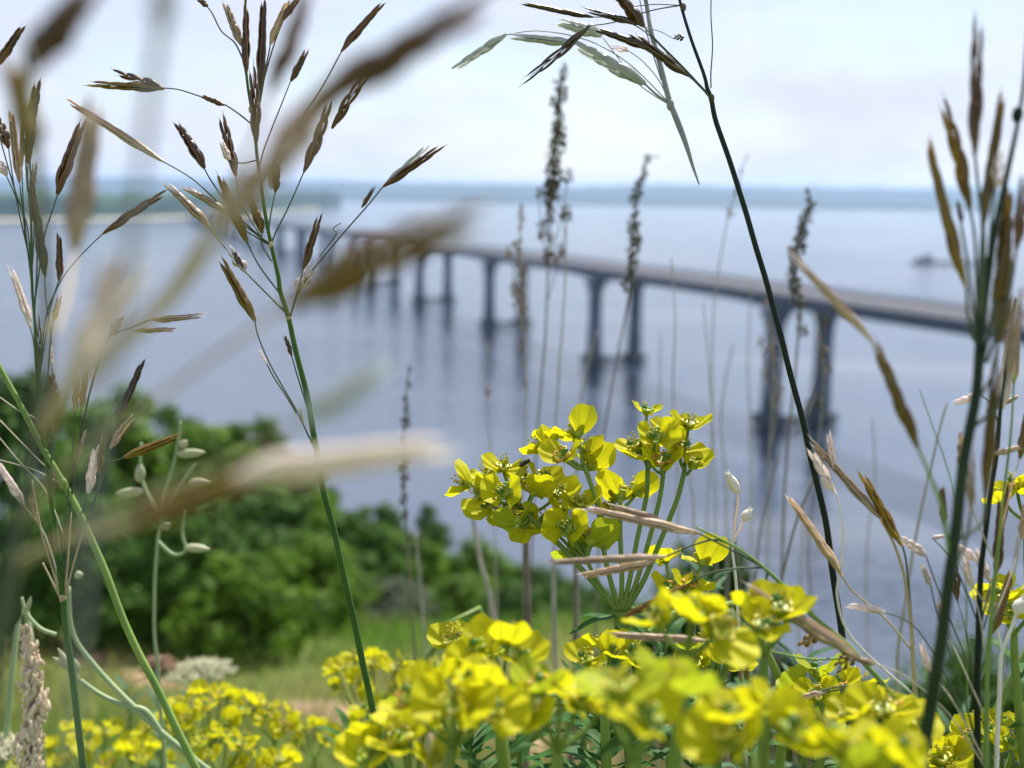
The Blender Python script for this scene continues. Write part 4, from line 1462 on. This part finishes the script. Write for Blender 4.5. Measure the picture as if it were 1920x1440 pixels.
FL = [  # cx, cy, axis, bract dir, size px, open, ray index, ray tip, depth offset, green, cup
    (884, 910, (-.8, .35, -.35), (.2, 1, 0), 50, 62, 0, (930, 925), .0, 0, 1),
    (905, 932, (-.5, .5, .6), (-.4, -1, 0), 44, 70, 0, (960, 945), -.004, 0, 1),
    (948, 925, (-.15, .35, .9), (-1, .15, 0), 50, 58, 0, (975, 955), -.010, 0, 3),
    (944, 884, (.05, .8, .5), (-1, .35, 0), 47, 72, 0, (970, 945), .004, 0, 1),
    (968, 905, (.4, .7, .3), (1, .4, 0), 46, 66, 0, (980, 955), .006, 0, 0),
    (998, 930, (.35, .75, -.4), (.6, .8, 0), 48, 64, 0, (985, 962), -.004, 0, 2),
    (972, 982, (-.3, .5, -.6), (-1, .1, 0), 50, 66, 0, (990, 968), -.010, 1, 2),
    (985, 985, (-.2, .35, .8), (-.15, -1, 0), 46, 74, 0, (1000, 975), .004, 0, 1),
    (922, 950, (-.4, .4, .5), (-.6, -.8, 0), 48, 70, 0, (960, 950), .006, 0, 0),
    (1026, 842, (-.75, .45, -.35), (.25, 1, 0), 50, 62, 1, (1085, 880), .0, 0, 1),
    (1085, 818, (-.1, .75, -.6), (.4, .95, -.1), 60, 72, 1, (1092, 872), .002, 0, 0),
    (1060, 862, (-.35, .6, .6), (1, -.15, .4), 52, 62, 1, (1092, 880), -.008, 0, 2),
    (1105, 880, (.4, .6, -.55), (.5, .8, 0), 60, 66, 1, (1098, 880), .003, 0, 0),
    (1095, 850, (.2, .8, .4), (-1, .1, .2), 44, 66, 1, (1097, 878), .006, 0, 1),
    (1163, 940, (0, .75, -.6), (-1, .55, 0), 62, 56, 2, (1163, 945), .006, 0, 0),
    (1190, 930, (.2, .75, -.6), (.9, .6, 0), 54, 60, 2, (1163, 950), .010, 0, 0),
    (1230, 824, (-.1, .5, .85), (-1, .0, 0), 52, 60, 3, (1216, 880), -.008, 0, 3),
    (1212, 780, (.05, .95, .25), (-1, .25, 0), 38, 60, 3, (1214, 860), .0, 0, 3),
    (1200, 845, (-.5, .7, .2), (-.8, .5, .1), 50, 70, 3, (1214, 880), .004, 0, 0),
    (1290, 806, (.15, .9, .4), (1, .15, .1), 50, 68, 5, (1284, 880), -.002, 0, 1),
    (1258, 810, (-.1, .85, .5), (-.8, .5, .2), 42, 70, 5, (1282, 880), .002, 0, 1),
    (1240, 875, (0, .75, .5), (1, -.1, .4), 56, 64, 4, (1244, 890), -.006, 0, 2),
    (1215, 865, (-.4, .75, .1), (-.9, .3, .2), 52, 68, 4, (1244, 890), .004, 0, 2),
    (1296, 880, (.25, .9, .2), (1, .2, .1), 52, 60, 5, (1284, 885), .0, 0, 0),
    (1275, 850, (.2, .85, .4), (.8, .2, .5), 50, 66, 5, (1284, 880), -.004, 0, 0),
    (1062, 992, (0, .35, .93), (-1, .1, 0), 54, 60, 6, (1100, 1050), -.010, 0, 3),
    (1085, 952, (.1, .8, .45), (1, .3, .0), 50, 70, 6, (1100, 1050), .002, 0, 1),
    (1058, 958, (-.2, .85, .4), (-1, .2, .2), 36, 66, 6, (1095, 1045), .004, 0, 1),
    (1106, 1022, (.2, .6, -.6), (1, .6, 0), 64, 68, 6, (1100, 1050), -.004, 1, 2),
    (1080, 1040, (-.1, .4, -.7), (-.5, -.8, 0), 58, 74, 6, (1100, 1055), .002, 1, 0),
    (1030, 985, (-.3, .6, .4), (-.9, -.3, 0), 48, 72, 6, (1090, 1045), .004, 0, 0),
    (915, 898, (-.3, .8, .35), (-1, .3, .2), 46, 68, 0, (960, 945), .008, 0, 1),
    (1008, 905, (.5, .6, .3), (.9, .5, 0), 50, 66, 0, (985, 960), .008, 0, 0),
    (955, 965, (-.3, .5, .5), (-1, -.3, .2), 44, 72, 0, (980, 962), .002, 0, 3),
    (1040, 935, (.3, .7, .4), (.8, .5, 0), 50, 66, 0, (990, 965), .012, 0, 0),
    (1130, 965, (.4, .7, .2), (1, .4, 0), 54, 66, 6, (1100, 1050), .010, 0, 2),
    (1040, 830, (-.2, .8, -.4), (-.6, .8, 0), 44, 66, 1, (1090, 876), .008, 0, 0),
    (1262, 838, (0, .7, -.5), (.3, .9, 0), 50, 66, 4, (1244, 888), .008, 0, 2),
    (1250, 1058, (-.15, .8, -.5), (-.5, .8, 0), 46, 64, 7, (1256, 1112), .006, 0, 1),
    (1318, 1060, (.1, .75, -.55), (.4, .9, 0), 56, 64, 7, (1270, 1112), .004, 0, 1),
    (1258, 1114, (-.1, .85, .4), (-1, .25, 0), 50, 66, 7, (1256, 1114), .0, 0, 2),
    (1290, 1106, (.25, .85, .3), (1, .2, 0), 50, 66, 7, (1258, 1114), .0, 0, 2),
]
for cx, cy, ax_, bd, sz, op, ri, tipq, dz, gr, cyi in FL:
    c = P(cx, cy, .5 + dz)
    s = sz * .97 / FPX * .5
    a3 = V(*ax_)
    base = P(tipq[0], tipq[1], .5)
    m = MB(EU.o)
    m.tube(spline([base, base.lerp(c, .5) - a3 * s * .15, c], 4), [.00085, .0007], 7)
    m.obj('flower_stalk', M_ESTEM, RAYO[ri])
    flower(EU, c, a3, V(*bd), s, op, EU.root, bool(gr), cyi)
for (x, y), dr, L in (((1162, 1152), (-.8, -.25, .3), .020), ((1170, 1160), (.9, -.5, .2), .021), ((1166, 1165), (-.3, -.9, .5), .020), ((1168, 1158), (.4, -.2, -.8), .022),
                      ((1160, 1162), (-.9, .1, -.3), .016), ((1172, 1240), (.9, .3, .3), .024), ((1176, 1290), (-.9, .2, .2), .026), ((1180, 1340), (.6, .3, .7), .026),
                      ((1184, 1400), (-.7, .4, .5), .028), ((1174, 1158), (.8, .3, .2), .018)):
    add_leaf(EU, P(x, y, .5), V(*dr), (0, 0, 1), L * 1.3)


def spurge(heads, label, seed, stem_to=None, leaf_n=8, name='flowering_spurge', blue=False):
    """heads: list of (cx, cy, d, radius px, n flowers, green)"""
    r_ = random.Random(seed)
    cx, cy, d, rp, n, g = heads[0]
    nodey = cy + rp * 1.15
    bot = max(1460, nodey + 60)
    lean = r_.uniform(-25, 25)
    pl = Plant('flowering_spurge', label, 'flower', [(cx, nodey, d), (cx + lean * .3, nodey + (bot - nodey) * .4, d), (cx + lean, bot, d)], d,
               [.0016, .0019, .0024], M_ESTEM, EG, 8)
    node = P(cx, nodey, d)
    ht = []
    for hi, (cx, cy, d, rp, n, g) in enumerate(heads):
        c0 = P(cx, cy, d)
        rad_ = rp / FPX * d
        hub = c0 - Vector((0, 0, rad_ * .75))
        if hi == 0:
            hub = node
        else:
            m = MB(pl.o)
            m.tube(spline([node - Vector((0, 0, rad_)), node.lerp(hub, .6) - Vector((0, 0, rad_ * .4)), hub], 5), .0013, 7)
            m.obj('ray', M_ESTEM, pl.root)
        for i in range(n):
            u = (i + .5) / n
            th = math.acos(1 - u * .95)
            ph = i * 2.39996 + seed
            nrm = Vector((math.sin(th) * math.cos(ph), math.sin(th) * math.sin(ph), math.cos(th) * .9))
            pos = c0 + Vector((nrm.x * rad_, nrm.y * rad_ * .8, (nrm.z - .45) * rad_ * .62)) * r_.uniform(.82, 1.08)
            s = .0116 * r_.uniform(.8, 1.22)
            axis = (nrm * .75 + Vector((r_.uniform(-.35, .35), r_.uniform(-.35, .35), .75 + r_.uniform(-.2, .3)))).normalized()
            m = MB(pl.o)
            m.tube(spline([hub, hub.lerp(pos, .55) + Vector((nrm.x, nrm.y, 0)) * rad_ * .12, pos], 4), [.0009, .0007], 6)
            stl = m.obj('flower_stalk', M_ESTEM, pl.root)
            flower(pl, pos, axis, (r_.uniform(-1, 1), r_.uniform(-1, 1), r_.uniform(-.3, .3)), s, r_.uniform(60, 80), pl.root, green=g > r_.random())
    for i in range(leaf_n):
        f = r_.random()
        q = node.lerp(pl.o, .05 + .45 * f)
        loc = P(cx, nodey, d)
        a_ = r_.uniform(0, 6.283)
        q = Vector((node.x + (P(cx + lean, bot, d).x - node.x) * min(1, f * 1.2), node.y, node.z - (.02 + .12 * f)))
        add_leaf(pl, q, (math.cos(a_), math.sin(a_), r_.uniform(-.1, .6)), (0, 0, 1), r_.uniform(.018, .032), LFB if blue else LF)
    return pl


spurge([(850, 1310, .33, 80, 6, 0.18)], 'soft yellow spurge head left of the middle, right of the near grass stem', 201)
spurge([(935, 1235, .37, 62, 5, 0.18), (870, 1215, .46, 26, 3, 0.38)], 'yellow spurge head with a big leaning petal left of the focused flower stem', 202)
spurge([(775, 1395, .36, 80, 7, 0.18)], 'yellow spurge head at the bottom beside the foot of the near grass stem', 203)
spurge([(1045, 1320, .34, 78, 5, 0.28)], 'blurred yellow spurge head directly below the focused leaves', 204)
spurge([(1190, 1320, .28, 92, 5, 0.53)], 'large blurred spurge head with greenish petals under the focused stem', 205)
spurge([(1285, 1170, .34, 56, 4, 0.18)], 'blurred yellow spurge head touching the arching grass on its left', 206)
spurge([(1432, 1165, .37, 56, 4, 0.18)], 'compact yellow spurge head under the arching grass', 207)
spurge([(1420, 1365, .29, 92, 5, 0.38)], 'wide blurred spurge head low in the middle right', 208)
spurge([(1620, 1440, .28, 78, 5, 0.18)], 'blurred bright spurge head at the bottom right of the middle', 211)
spurge([(1650, 1345, .37, 56, 4, 0.18)], 'small yellow spurge head left of the thick dark stem', 212)
spurge([(1550, 1295, .47, 55, 5, 0.38), (1515, 1375, .48, 38, 3, 0.90)], 'focused spurge head with open petals below the arching grass', 213)
spurge([(1345, 1235, .50, 50, 5, 0.28)], 'focused spurge head behind the wide blurred ones', 214)
spurge([(1880, 1385, .50, 62, 9, 0.53)], 'focused greenish spurge head in the bottom right corner', 215)
spurge([(1925, 935, .50, 40, 4, 0.28)], 'yellow spurge head cut by the right edge half way up', 216)
spurge([(1900, 1135, .47, 48, 4, 0.18)], 'yellow spurge head at the right edge beside the pink bud', 217)
spurge([(1130, 1235, .45, 50, 4, 0.28)], 'small yellow spurge head just under the focused leaves', 219)
spurge([(395, 1325, .85, 78, 13, 0), (330, 1365, .86, 50, 7, .2)], 'yellow spurge head behind the slanting light green stem', 220)
spurge([(415, 1400, .80, 50, 7, .4)], 'low greenish yellow spurge head beside the slanting light green stem', 221)
spurge([(515, 1345, .86, 40, 5, 0)], 'small yellow spurge tuft right of the slanting stem', 222)
spurge([(590, 1378, .88, 38, 4, 0)], 'tiny yellow spurge tuft by the footpath', 223)
spurge([(165, 1395, .95, 80, 12, 0), (110, 1415, .95, 50, 7, 0)], 'yellow spurge patch behind the dark green stem on the left', 224)
spurge([(690, 1265, .85, 85, 14, 0)], 'yellow spurge head behind the near green stem at left of the middle', 225)
spurge([(505, 1440, .8, 50, 7, 0)], 'yellow spurge head on the bottom edge left of the near green stem', 226)
spurge([(715, 1340, .8, 45, 6, .2)], 'yellow spurge head right beside the near green stem', 227)
spurge([(20, 1420, .8, 50, 6, 0)], 'yellow spurge head in the bottom left corner', 228)
spurge([(260, 1425, .9, 55, 6, .2)], 'yellow spurge head between the two left green stems', 229)
spurge([(1770, 1440, .45, 45, 5, .3)], 'yellow spurge head at the foot of the thick dark stem', 230)


# leafy shoots without flowers
def shoot(px, top, d, n, label, seed, bl=True, L=.03):
    r_ = random.Random(seed)
    pl = Plant('leafy_shoot', label, 'plant', [(px, top, d), (px + 5, top + 120, d), (px + 12, 1470, d)], d, [.001, .0018, .0024], M_ESTEM, 'leafy green shoots between the flowers', 7)
    a0, b0 = P(px, top, d), P(px + 12, 1470, d)
    for i in range(n):
        f = (i + .5) / n
        q = a0.lerp(b0, f)
        a_ = i * 2.39996
        add_leaf(pl, q, (math.cos(a_), math.sin(a_), 1.1 - .9 * f), (0, 0, 1), L * r_.uniform(.7, 1.15), LFB if bl else LF)


shoot(1330, 1090, .72, 34, 'bluish leafy shoot behind the right focused flowers', 1)
shoot(1395, 1170, .68, 28, 'grey green leafy shoot below the arching grass', 2)
shoot(1245, 1180, .62, 26, 'dark leafy shoot right of the focused leaves', 3, False)
shoot(1090, 1290, .6, 20, 'leafy shoot left of the focused stem', 4, False)
shoot(300, 1330, .95, 26, 'grey green leafy shoot amid the left yellow flowers', 5)
shoot(1500, 1250, .66, 24, 'leafy shoot under the focused right head', 6)
shoot(660, 1370, .7, 16, 'leafy shoot left of the near green stem foot', 7, False)
shoot(970, 1330, .6, 16, 'leafy shoot among the blurred middle heads', 8, False)
shoot(1130, 1330, .5, 24, 'dark leafy shoot filling the gap under the focused umbel', 11, False)
shoot(880, 1360, .55, 20, 'dark leafy shoot under the left blurred heads', 12, False)
shoot(1300, 1340, .5, 22, 'leafy shoot between the wide blurred heads', 13, False)
shoot(1790, 1370, .7, 22, 'leafy shoot beside the bottom right corner head', 9)
shoot(240, 1290, 1.0, 18, 'grey leafy shoot between the two left stems', 10)

# ------------------------------------------------------------------ other meadow plants
M_POD = mat_plain('pale_seed_pod', (0.36, 0.40, 0.22), (0.52, 0.50, 0.36), 6, .45, transl=.3)
M_PODSTEM = mat_plain('pale_green_stem', (0.22, 0.30, 0.15), (0.30, 0.38, 0.20), 30, .5)


def lathe_pod(pl, base, tip, wpx, par, d, mat, name='seed_pod', tipsharp=.06):
    b0, t0 = P(*base, d), P(*tip, d)
    z = (t0 - b0)
    L = z.length
    z.normalize()
    fr = frame(z, (1, .2, 0))
    m = MB()
    w = wpx / 2 / FPX * d
    rings = []
    for u, rr_ in ((0, .25), (.06, .5), (.2, .88), (.42, 1), (.65, .9), (.85, .5), (.95, .25), (1, tipsharp)):
        rings.append([(w * rr_ * math.cos(a_), w * rr_ * .8 * math.sin(a_), L * u) for a_ in [2 * math.pi * j / 12 for j in range(12)]])
    m.loft(rings)
    o = m.obj(name, mat, par)
    mm = fr.to_4x4()
    mm.translation = b0 - pl.o
    o.matrix_local = mm
    return o


q = Plant('podded_plant', 'slender pale green stalk with swollen seed pods before the dark bush', 'plant',
          [(304, 975), (296, 1010), (291, 1080), (289, 1180), (296, 1260), (310, 1450)], .70, [.0012, .0010, .0013], M_PODSTEM)
for pts, pods in (([(265, 830), (263, 880), (272, 915), (290, 950), (304, 978)], [((268, 922), (216, 926), 24), ((262, 905), (263, 868), 20)]),
                  ([(338, 790), (332, 840), (320, 890), (306, 935), (304, 978)], [((332, 852), (386, 848), 22), ((338, 840), (350, 825), 16)]),
                  ([(366, 870), (345, 900), (320, 945), (304, 980)], [((354, 905), (396, 906), 22)]),
                  ([(345, 955), (342, 1000), (348, 1032)], [((346, 1026), (394, 1030), 20)])):
    bb = q.branch(pts if pts[-1][1] < 1000 else pts + [(325, 1040), (296, 1015)], .0011, M_PODSTEM)
    for b0, t0, w in pods:
        lathe_pod(q, b0, t0, w, bb, .70, M_POD)
lathe_pod(q, (304, 992), (318, 978), 18, q.stem, .70, M_POD, 'bud')

q = Plant('forked_plant', 'pale jointed green stems leaning right below the left stems, with small buds', 'plant',
          [(130, 1100), (138, 1190), (180, 1250), (235, 1310), (300, 1370), (400, 1450)], .62, [.0010, .0016, .0017], M_PODSTEM)
bb = q.branch([(150, 1275), (185, 1300), (230, 1322), (272, 1332), (300, 1370)], .0014, M_PODSTEM)
bb2 = q.branch([(40, 1120), (50, 1150), (75, 1178), (105, 1190)], .0011, M_PODSTEM)
lathe_pod(q, (50, 1148), (58, 1118), 9, bb2, .62, M_POD, 'bud')
lathe_pod(q, (148, 1278), (108, 1215), 16, bb, .62, M_POD, 'bud')
lathe_pod(q, (140, 1258), (98, 1232), 12, bb, .62, M_POD, 'bud')
lathe_pod(q, (145, 1262), (140, 1235), 14, bb, .62, M_POD, 'bud')
lathe_pod(q, (150, 1085), (145, 1070), 16, q.stem, .62, M_POD, 'bud')

# cream plume at the left corner
M_PLUME = mat_plain('cream_plume', (0.64, 0.50, 0.36), (0.84, 0.73, 0.58), 40, .7, transl=.25)
q = Plant('plume_grass', 'thick cream dry plume standing in the bottom left corner', 'grass',
          [(48, 1185), (56, 1240), (62, 1310), (55, 1380), (52, 1460)], .62, [.0008, .0016, .002], M_DRY, GRP)
rp_ = random.Random(3)
for i in range(16):
    f = i / 15
    y = 1190 + 250 * f
    x = 50 + 12 * math.sin(f * 3) + rp_.uniform(-14, 14) * (.3 + f)
    m = MB()
    w = (12 + 10 * math.sin(f * 2.6)) / FPX * .62
    for j in range(26):
        a_, e = rp_.uniform(0, 6.28), rp_.uniform(-1.3, 1.3)
        rr_ = w * math.cos(e * .9) * rp_.random() ** .4
        mt = Matrix.Rotation(rp_.uniform(-.6, .6), 3, 'X') @ Matrix.Rotation(rp_.uniform(-.6, .6), 3, 'Y')
        m.ball((rr_ * math.cos(a_), rr_ * math.sin(a_), w * 1.5 * math.sin(e)), (w * .2, w * .2, w * .55), 0, 6, 4, mt)
    o = m.obj('plume_tuft', M_PLUME, q.root)
    o.location = P(x, y, .62) - q.o

# yarrow-like cream umbels
M_CREAM = mat_plain('cream_floret', (0.50, 0.50, 0.32), (0.66, 0.64, 0.46), 40, .7, transl=.2)
M_PINKD = mat_plain('rusty_floret', (0.26, 0.15, 0.09), (0.36, 0.24, 0.16), 40, .7, transl=.2)


def umbel(px, py, d, wpx, hpx, label, mat, seed, cat='flower', droop=.3):
    r_ = random.Random(seed)
    pl = Plant('umbel_flower', label, cat, [(px, py + hpx * 1.8, d), (px + 5, py + 160, d), (px + 8, 1470, d)], d, [.0014, .002], M_PODSTEM)
    hub = P(px, py + hpx * 1.8, d)
    for i in range(26):
        u = math.sqrt((i + .5) / 26)
        a_ = i * 2.39996
        c = P(px, py, d) + Vector((u * math.cos(a_), u * math.sin(a_) * .8, -droop * u * u)) * (wpx / 2 / FPX * d)
        m = MB(pl.o)
        m.tube(spline([hub, hub.lerp(c, .6) + Vector((math.cos(a_), math.sin(a_), -.2)) * u * .004, c], 3), .0005, 5, 1)
        for j in range(22):
            mt = Matrix.Rotation(r_.uniform(0, 3), 3, 'X')
            m.ball(c + Vector((r_.uniform(-1, 1), r_.uniform(-1, 1), r_.uniform(-.4, .4))) * .0055, (.0014, .0014, .0008), 0, 6, 4, mt)
        m.obj('flower_cluster', [mat, M_PODSTEM], pl.root)
    return pl


umbel(378, 1245, 1.05, 120, 26, 'flat cream umbel flower before the dark bushes', M_CREAM, 1)
umbel(-5, 1392, .75, 90, 24, 'cream umbel flower in the bottom left corner', M_CREAM, 2)
umbel(298, 1235, 1.0, 48, 22, 'rusty withered umbel left of the cream one', M_PINKD, 3, droop=.8)

# fly sitting among the left flowers
M_FLY = mat_plain('black_insect', (0.006, 0.006, 0.008), (0.012, 0.012, 0.016), 30, .3)
M_WING = mat_plain('insect_wing', (0.05, 0.05, 0.055), (0.09, 0.09, 0.10), 30, .25, transl=.4)
c = P(984, 869, .498)
fl = thing('fly', c, 'small black fly sitting on a yellow petal of the left heads', 'insect')
m = MB()
m.loft([[(u, r_ * math.cos(a_), r_ * .9 * math.sin(a_) + .0002) for a_ in [2 * math.pi * j / 10 for j in range(10)]]
        for u, r_ in ((-.0030, .0002), (-.0024, .0008), (-.0012, .0012), (-.0002, .0009), (.0002, .0008), (.0009, .0012), (.0016, .0008), (.0018, .0005), (.0022, .0008), (.0027, .0007), (.0030, .0002))])
for sx in (-1, 1):
    for k in (-.4, .5, 1.3):
        m.tube([(k * .001, sx * .0008, 0), (k * .0014, sx * .0018, .0004), (k * .0018, sx * .0022, -.0014)], .00012, 5)
m.obj('body', M_FLY, fl)
for sx in (-1, 1):
    w = MB()
    w.loft([[(-u * .0034 + .0008, sx * (.0003 + u * .0011) + sx * ww, .0011 + zz) for ww, zz in ((-h, 0), (0, .00006), (h, 0), (0, -.00003))] for u, h in ((0, .0001), (.3, .0006), (.7, .0008), (1, .0002))])
    w.obj('wing', M_WING, fl)
fl.rotation_euler = (0, R(-25), R(25))

# ------------------------------------------------------------------ air
hz = MB()
hz.box((0, 5900, 55), (9300, 0, 0), (0, 6300, 0), (0, 0, 60))
ho = hz.obj('haze', None, smooth=False) if False else None
me = hz.mesh('haze', [], False)
mh = bpy.data.materials.new('haze_air')
mh.use_nodes = True
nt = mh.node_tree
nt.nodes.clear()
vo = nt.nodes.new('ShaderNodeVolumePrincipled')
vo.inputs['Color'].default_value = (0.50, 0.70, 1.0, 1)
vo.inputs['Density'].default_value = 0.00012
vo.inputs['Anisotropy'].default_value = 0.3
mo = nt.nodes.new('ShaderNodeOutputMaterial')
nt.links.new(vo.outputs[0], mo.inputs['Volume'])
me.materials.append(mh)
ho = link('haze', me)
tag(ho, 'pale blue summer haze over the river', 'haze', kind='stuff')

# ------------------------------------------------------------------ light
SUN_EL, SUN_AZ = 54, 24            # azimuth clockwise from the view direction (+Y)
sd = bpy.data.lights.new('sun', 'SUN')
sd.energy = 5.0
sd.angle = R(0.53)
sd.color = (1.0, .95, .87)
so = bpy.data.objects.new('sun', sd)
COL.objects.link(so)
to_sun = Vector((math.sin(R(SUN_AZ)) * math.cos(R(SUN_EL)), math.cos(R(SUN_AZ)) * math.cos(R(SUN_EL)), math.sin(R(SUN_EL))))
so.rotation_euler = to_sun.to_track_quat('Z', 'Y').to_euler()
so.location = (0, 0, 120)

wd = bpy.data.worlds.new('World')
scene.world = wd
wd.use_nodes = True
nt = wd.node_tree
nt.nodes.clear()
sky = nt.nodes.new('ShaderNodeTexSky')
sky.sky_type = 'NISHITA'
sky.sun_disc = False
sky.sun_elevation = R(SUN_EL)
sky.sun_rotation = R(SUN_AZ)
sky.air_density = 1.0
sky.dust_density = 0.6
sky.ozone_density = 2.0
sky.altitude = 100
tc = nt.nodes.new('ShaderNodeTexCoord')
mp = nt.nodes.new('ShaderNodeMapping')
mp.inputs['Scale'].default_value = (1, 1, 2.6)
mp.inputs['Location'].default_value = (0.3, 0.2, 0.1)
nz = nt.nodes.new('ShaderNodeTexNoise')
nz.inputs['Scale'].default_value = 4.2
nz.inputs['Detail'].default_value = 6
nz.inputs['Roughness'].default_value = .55
nt.links.new(tc.outputs['Generated'], mp.inputs[0])
nt.links.new(mp.outputs[0], nz.inputs['Vector'])
mr = nt.nodes.new('ShaderNodeMapRange')
mr.inputs[1].default_value = .38
mr.inputs[2].default_value = .62
mr.inputs[3].default_value = .45
mr.inputs[4].default_value = 1.0
nt.links.new(nz.outputs['Fac'], mr.inputs[0])
mx = nt.nodes.new('ShaderNodeMix')
mx.data_type = 'RGBA'
nt.links.new(mr.outputs[0], mx.inputs[0])
nt.links.new(sky.outputs[0], mx.inputs[6])
mx.inputs[7].default_value = (5.0, 5.3, 6.35, 1)
nz2 = nt.nodes.new('ShaderNodeTexNoise')
nz2.inputs['Scale'].default_value = 7.5
nz2.inputs['Detail'].default_value = 7
nz2.inputs['Roughness'].default_value = .6
nt.links.new(mp.outputs[0], nz2.inputs['Vector'])
mr2 = nt.nodes.new('ShaderNodeMapRange')
mr2.inputs[1].default_value = .50
mr2.inputs[2].default_value = .72
mr2.inputs[4].default_value = .5
nt.links.new(nz2.outputs['Fac'], mr2.inputs[0])
mx2 = nt.nodes.new('ShaderNodeMix')
mx2.data_type = 'RGBA'
nt.links.new(mr2.outputs[0], mx2.inputs[0])
nt.links.new(mx.outputs[2], mx2.inputs[6])
mx2.inputs[7].default_value = (6.4, 6.3, 6.75, 1)
bg = nt.nodes.new('ShaderNodeBackground')
bg.inputs[1].default_value = .085
nt.links.new(mx2.outputs[2], bg.inputs[0])
wo = nt.nodes.new('ShaderNodeOutputWorld')
nt.links.new(bg.outputs[0], wo.inputs[0])

scene.view_settings.view_transform = 'Standard'
scene.view_settings.look = 'None'
scene.view_settings.exposure = 0.90
scene.view_settings.gamma = 1.0
scene.cycles.use_denoising = True
scene.cycles.max_bounces = 7
scene.cycles.transmission_bounces = 4
scene.cycles.volume_bounces = 0
scene.cycles.caustics_reflective = False
scene.cycles.caustics_refractive = False
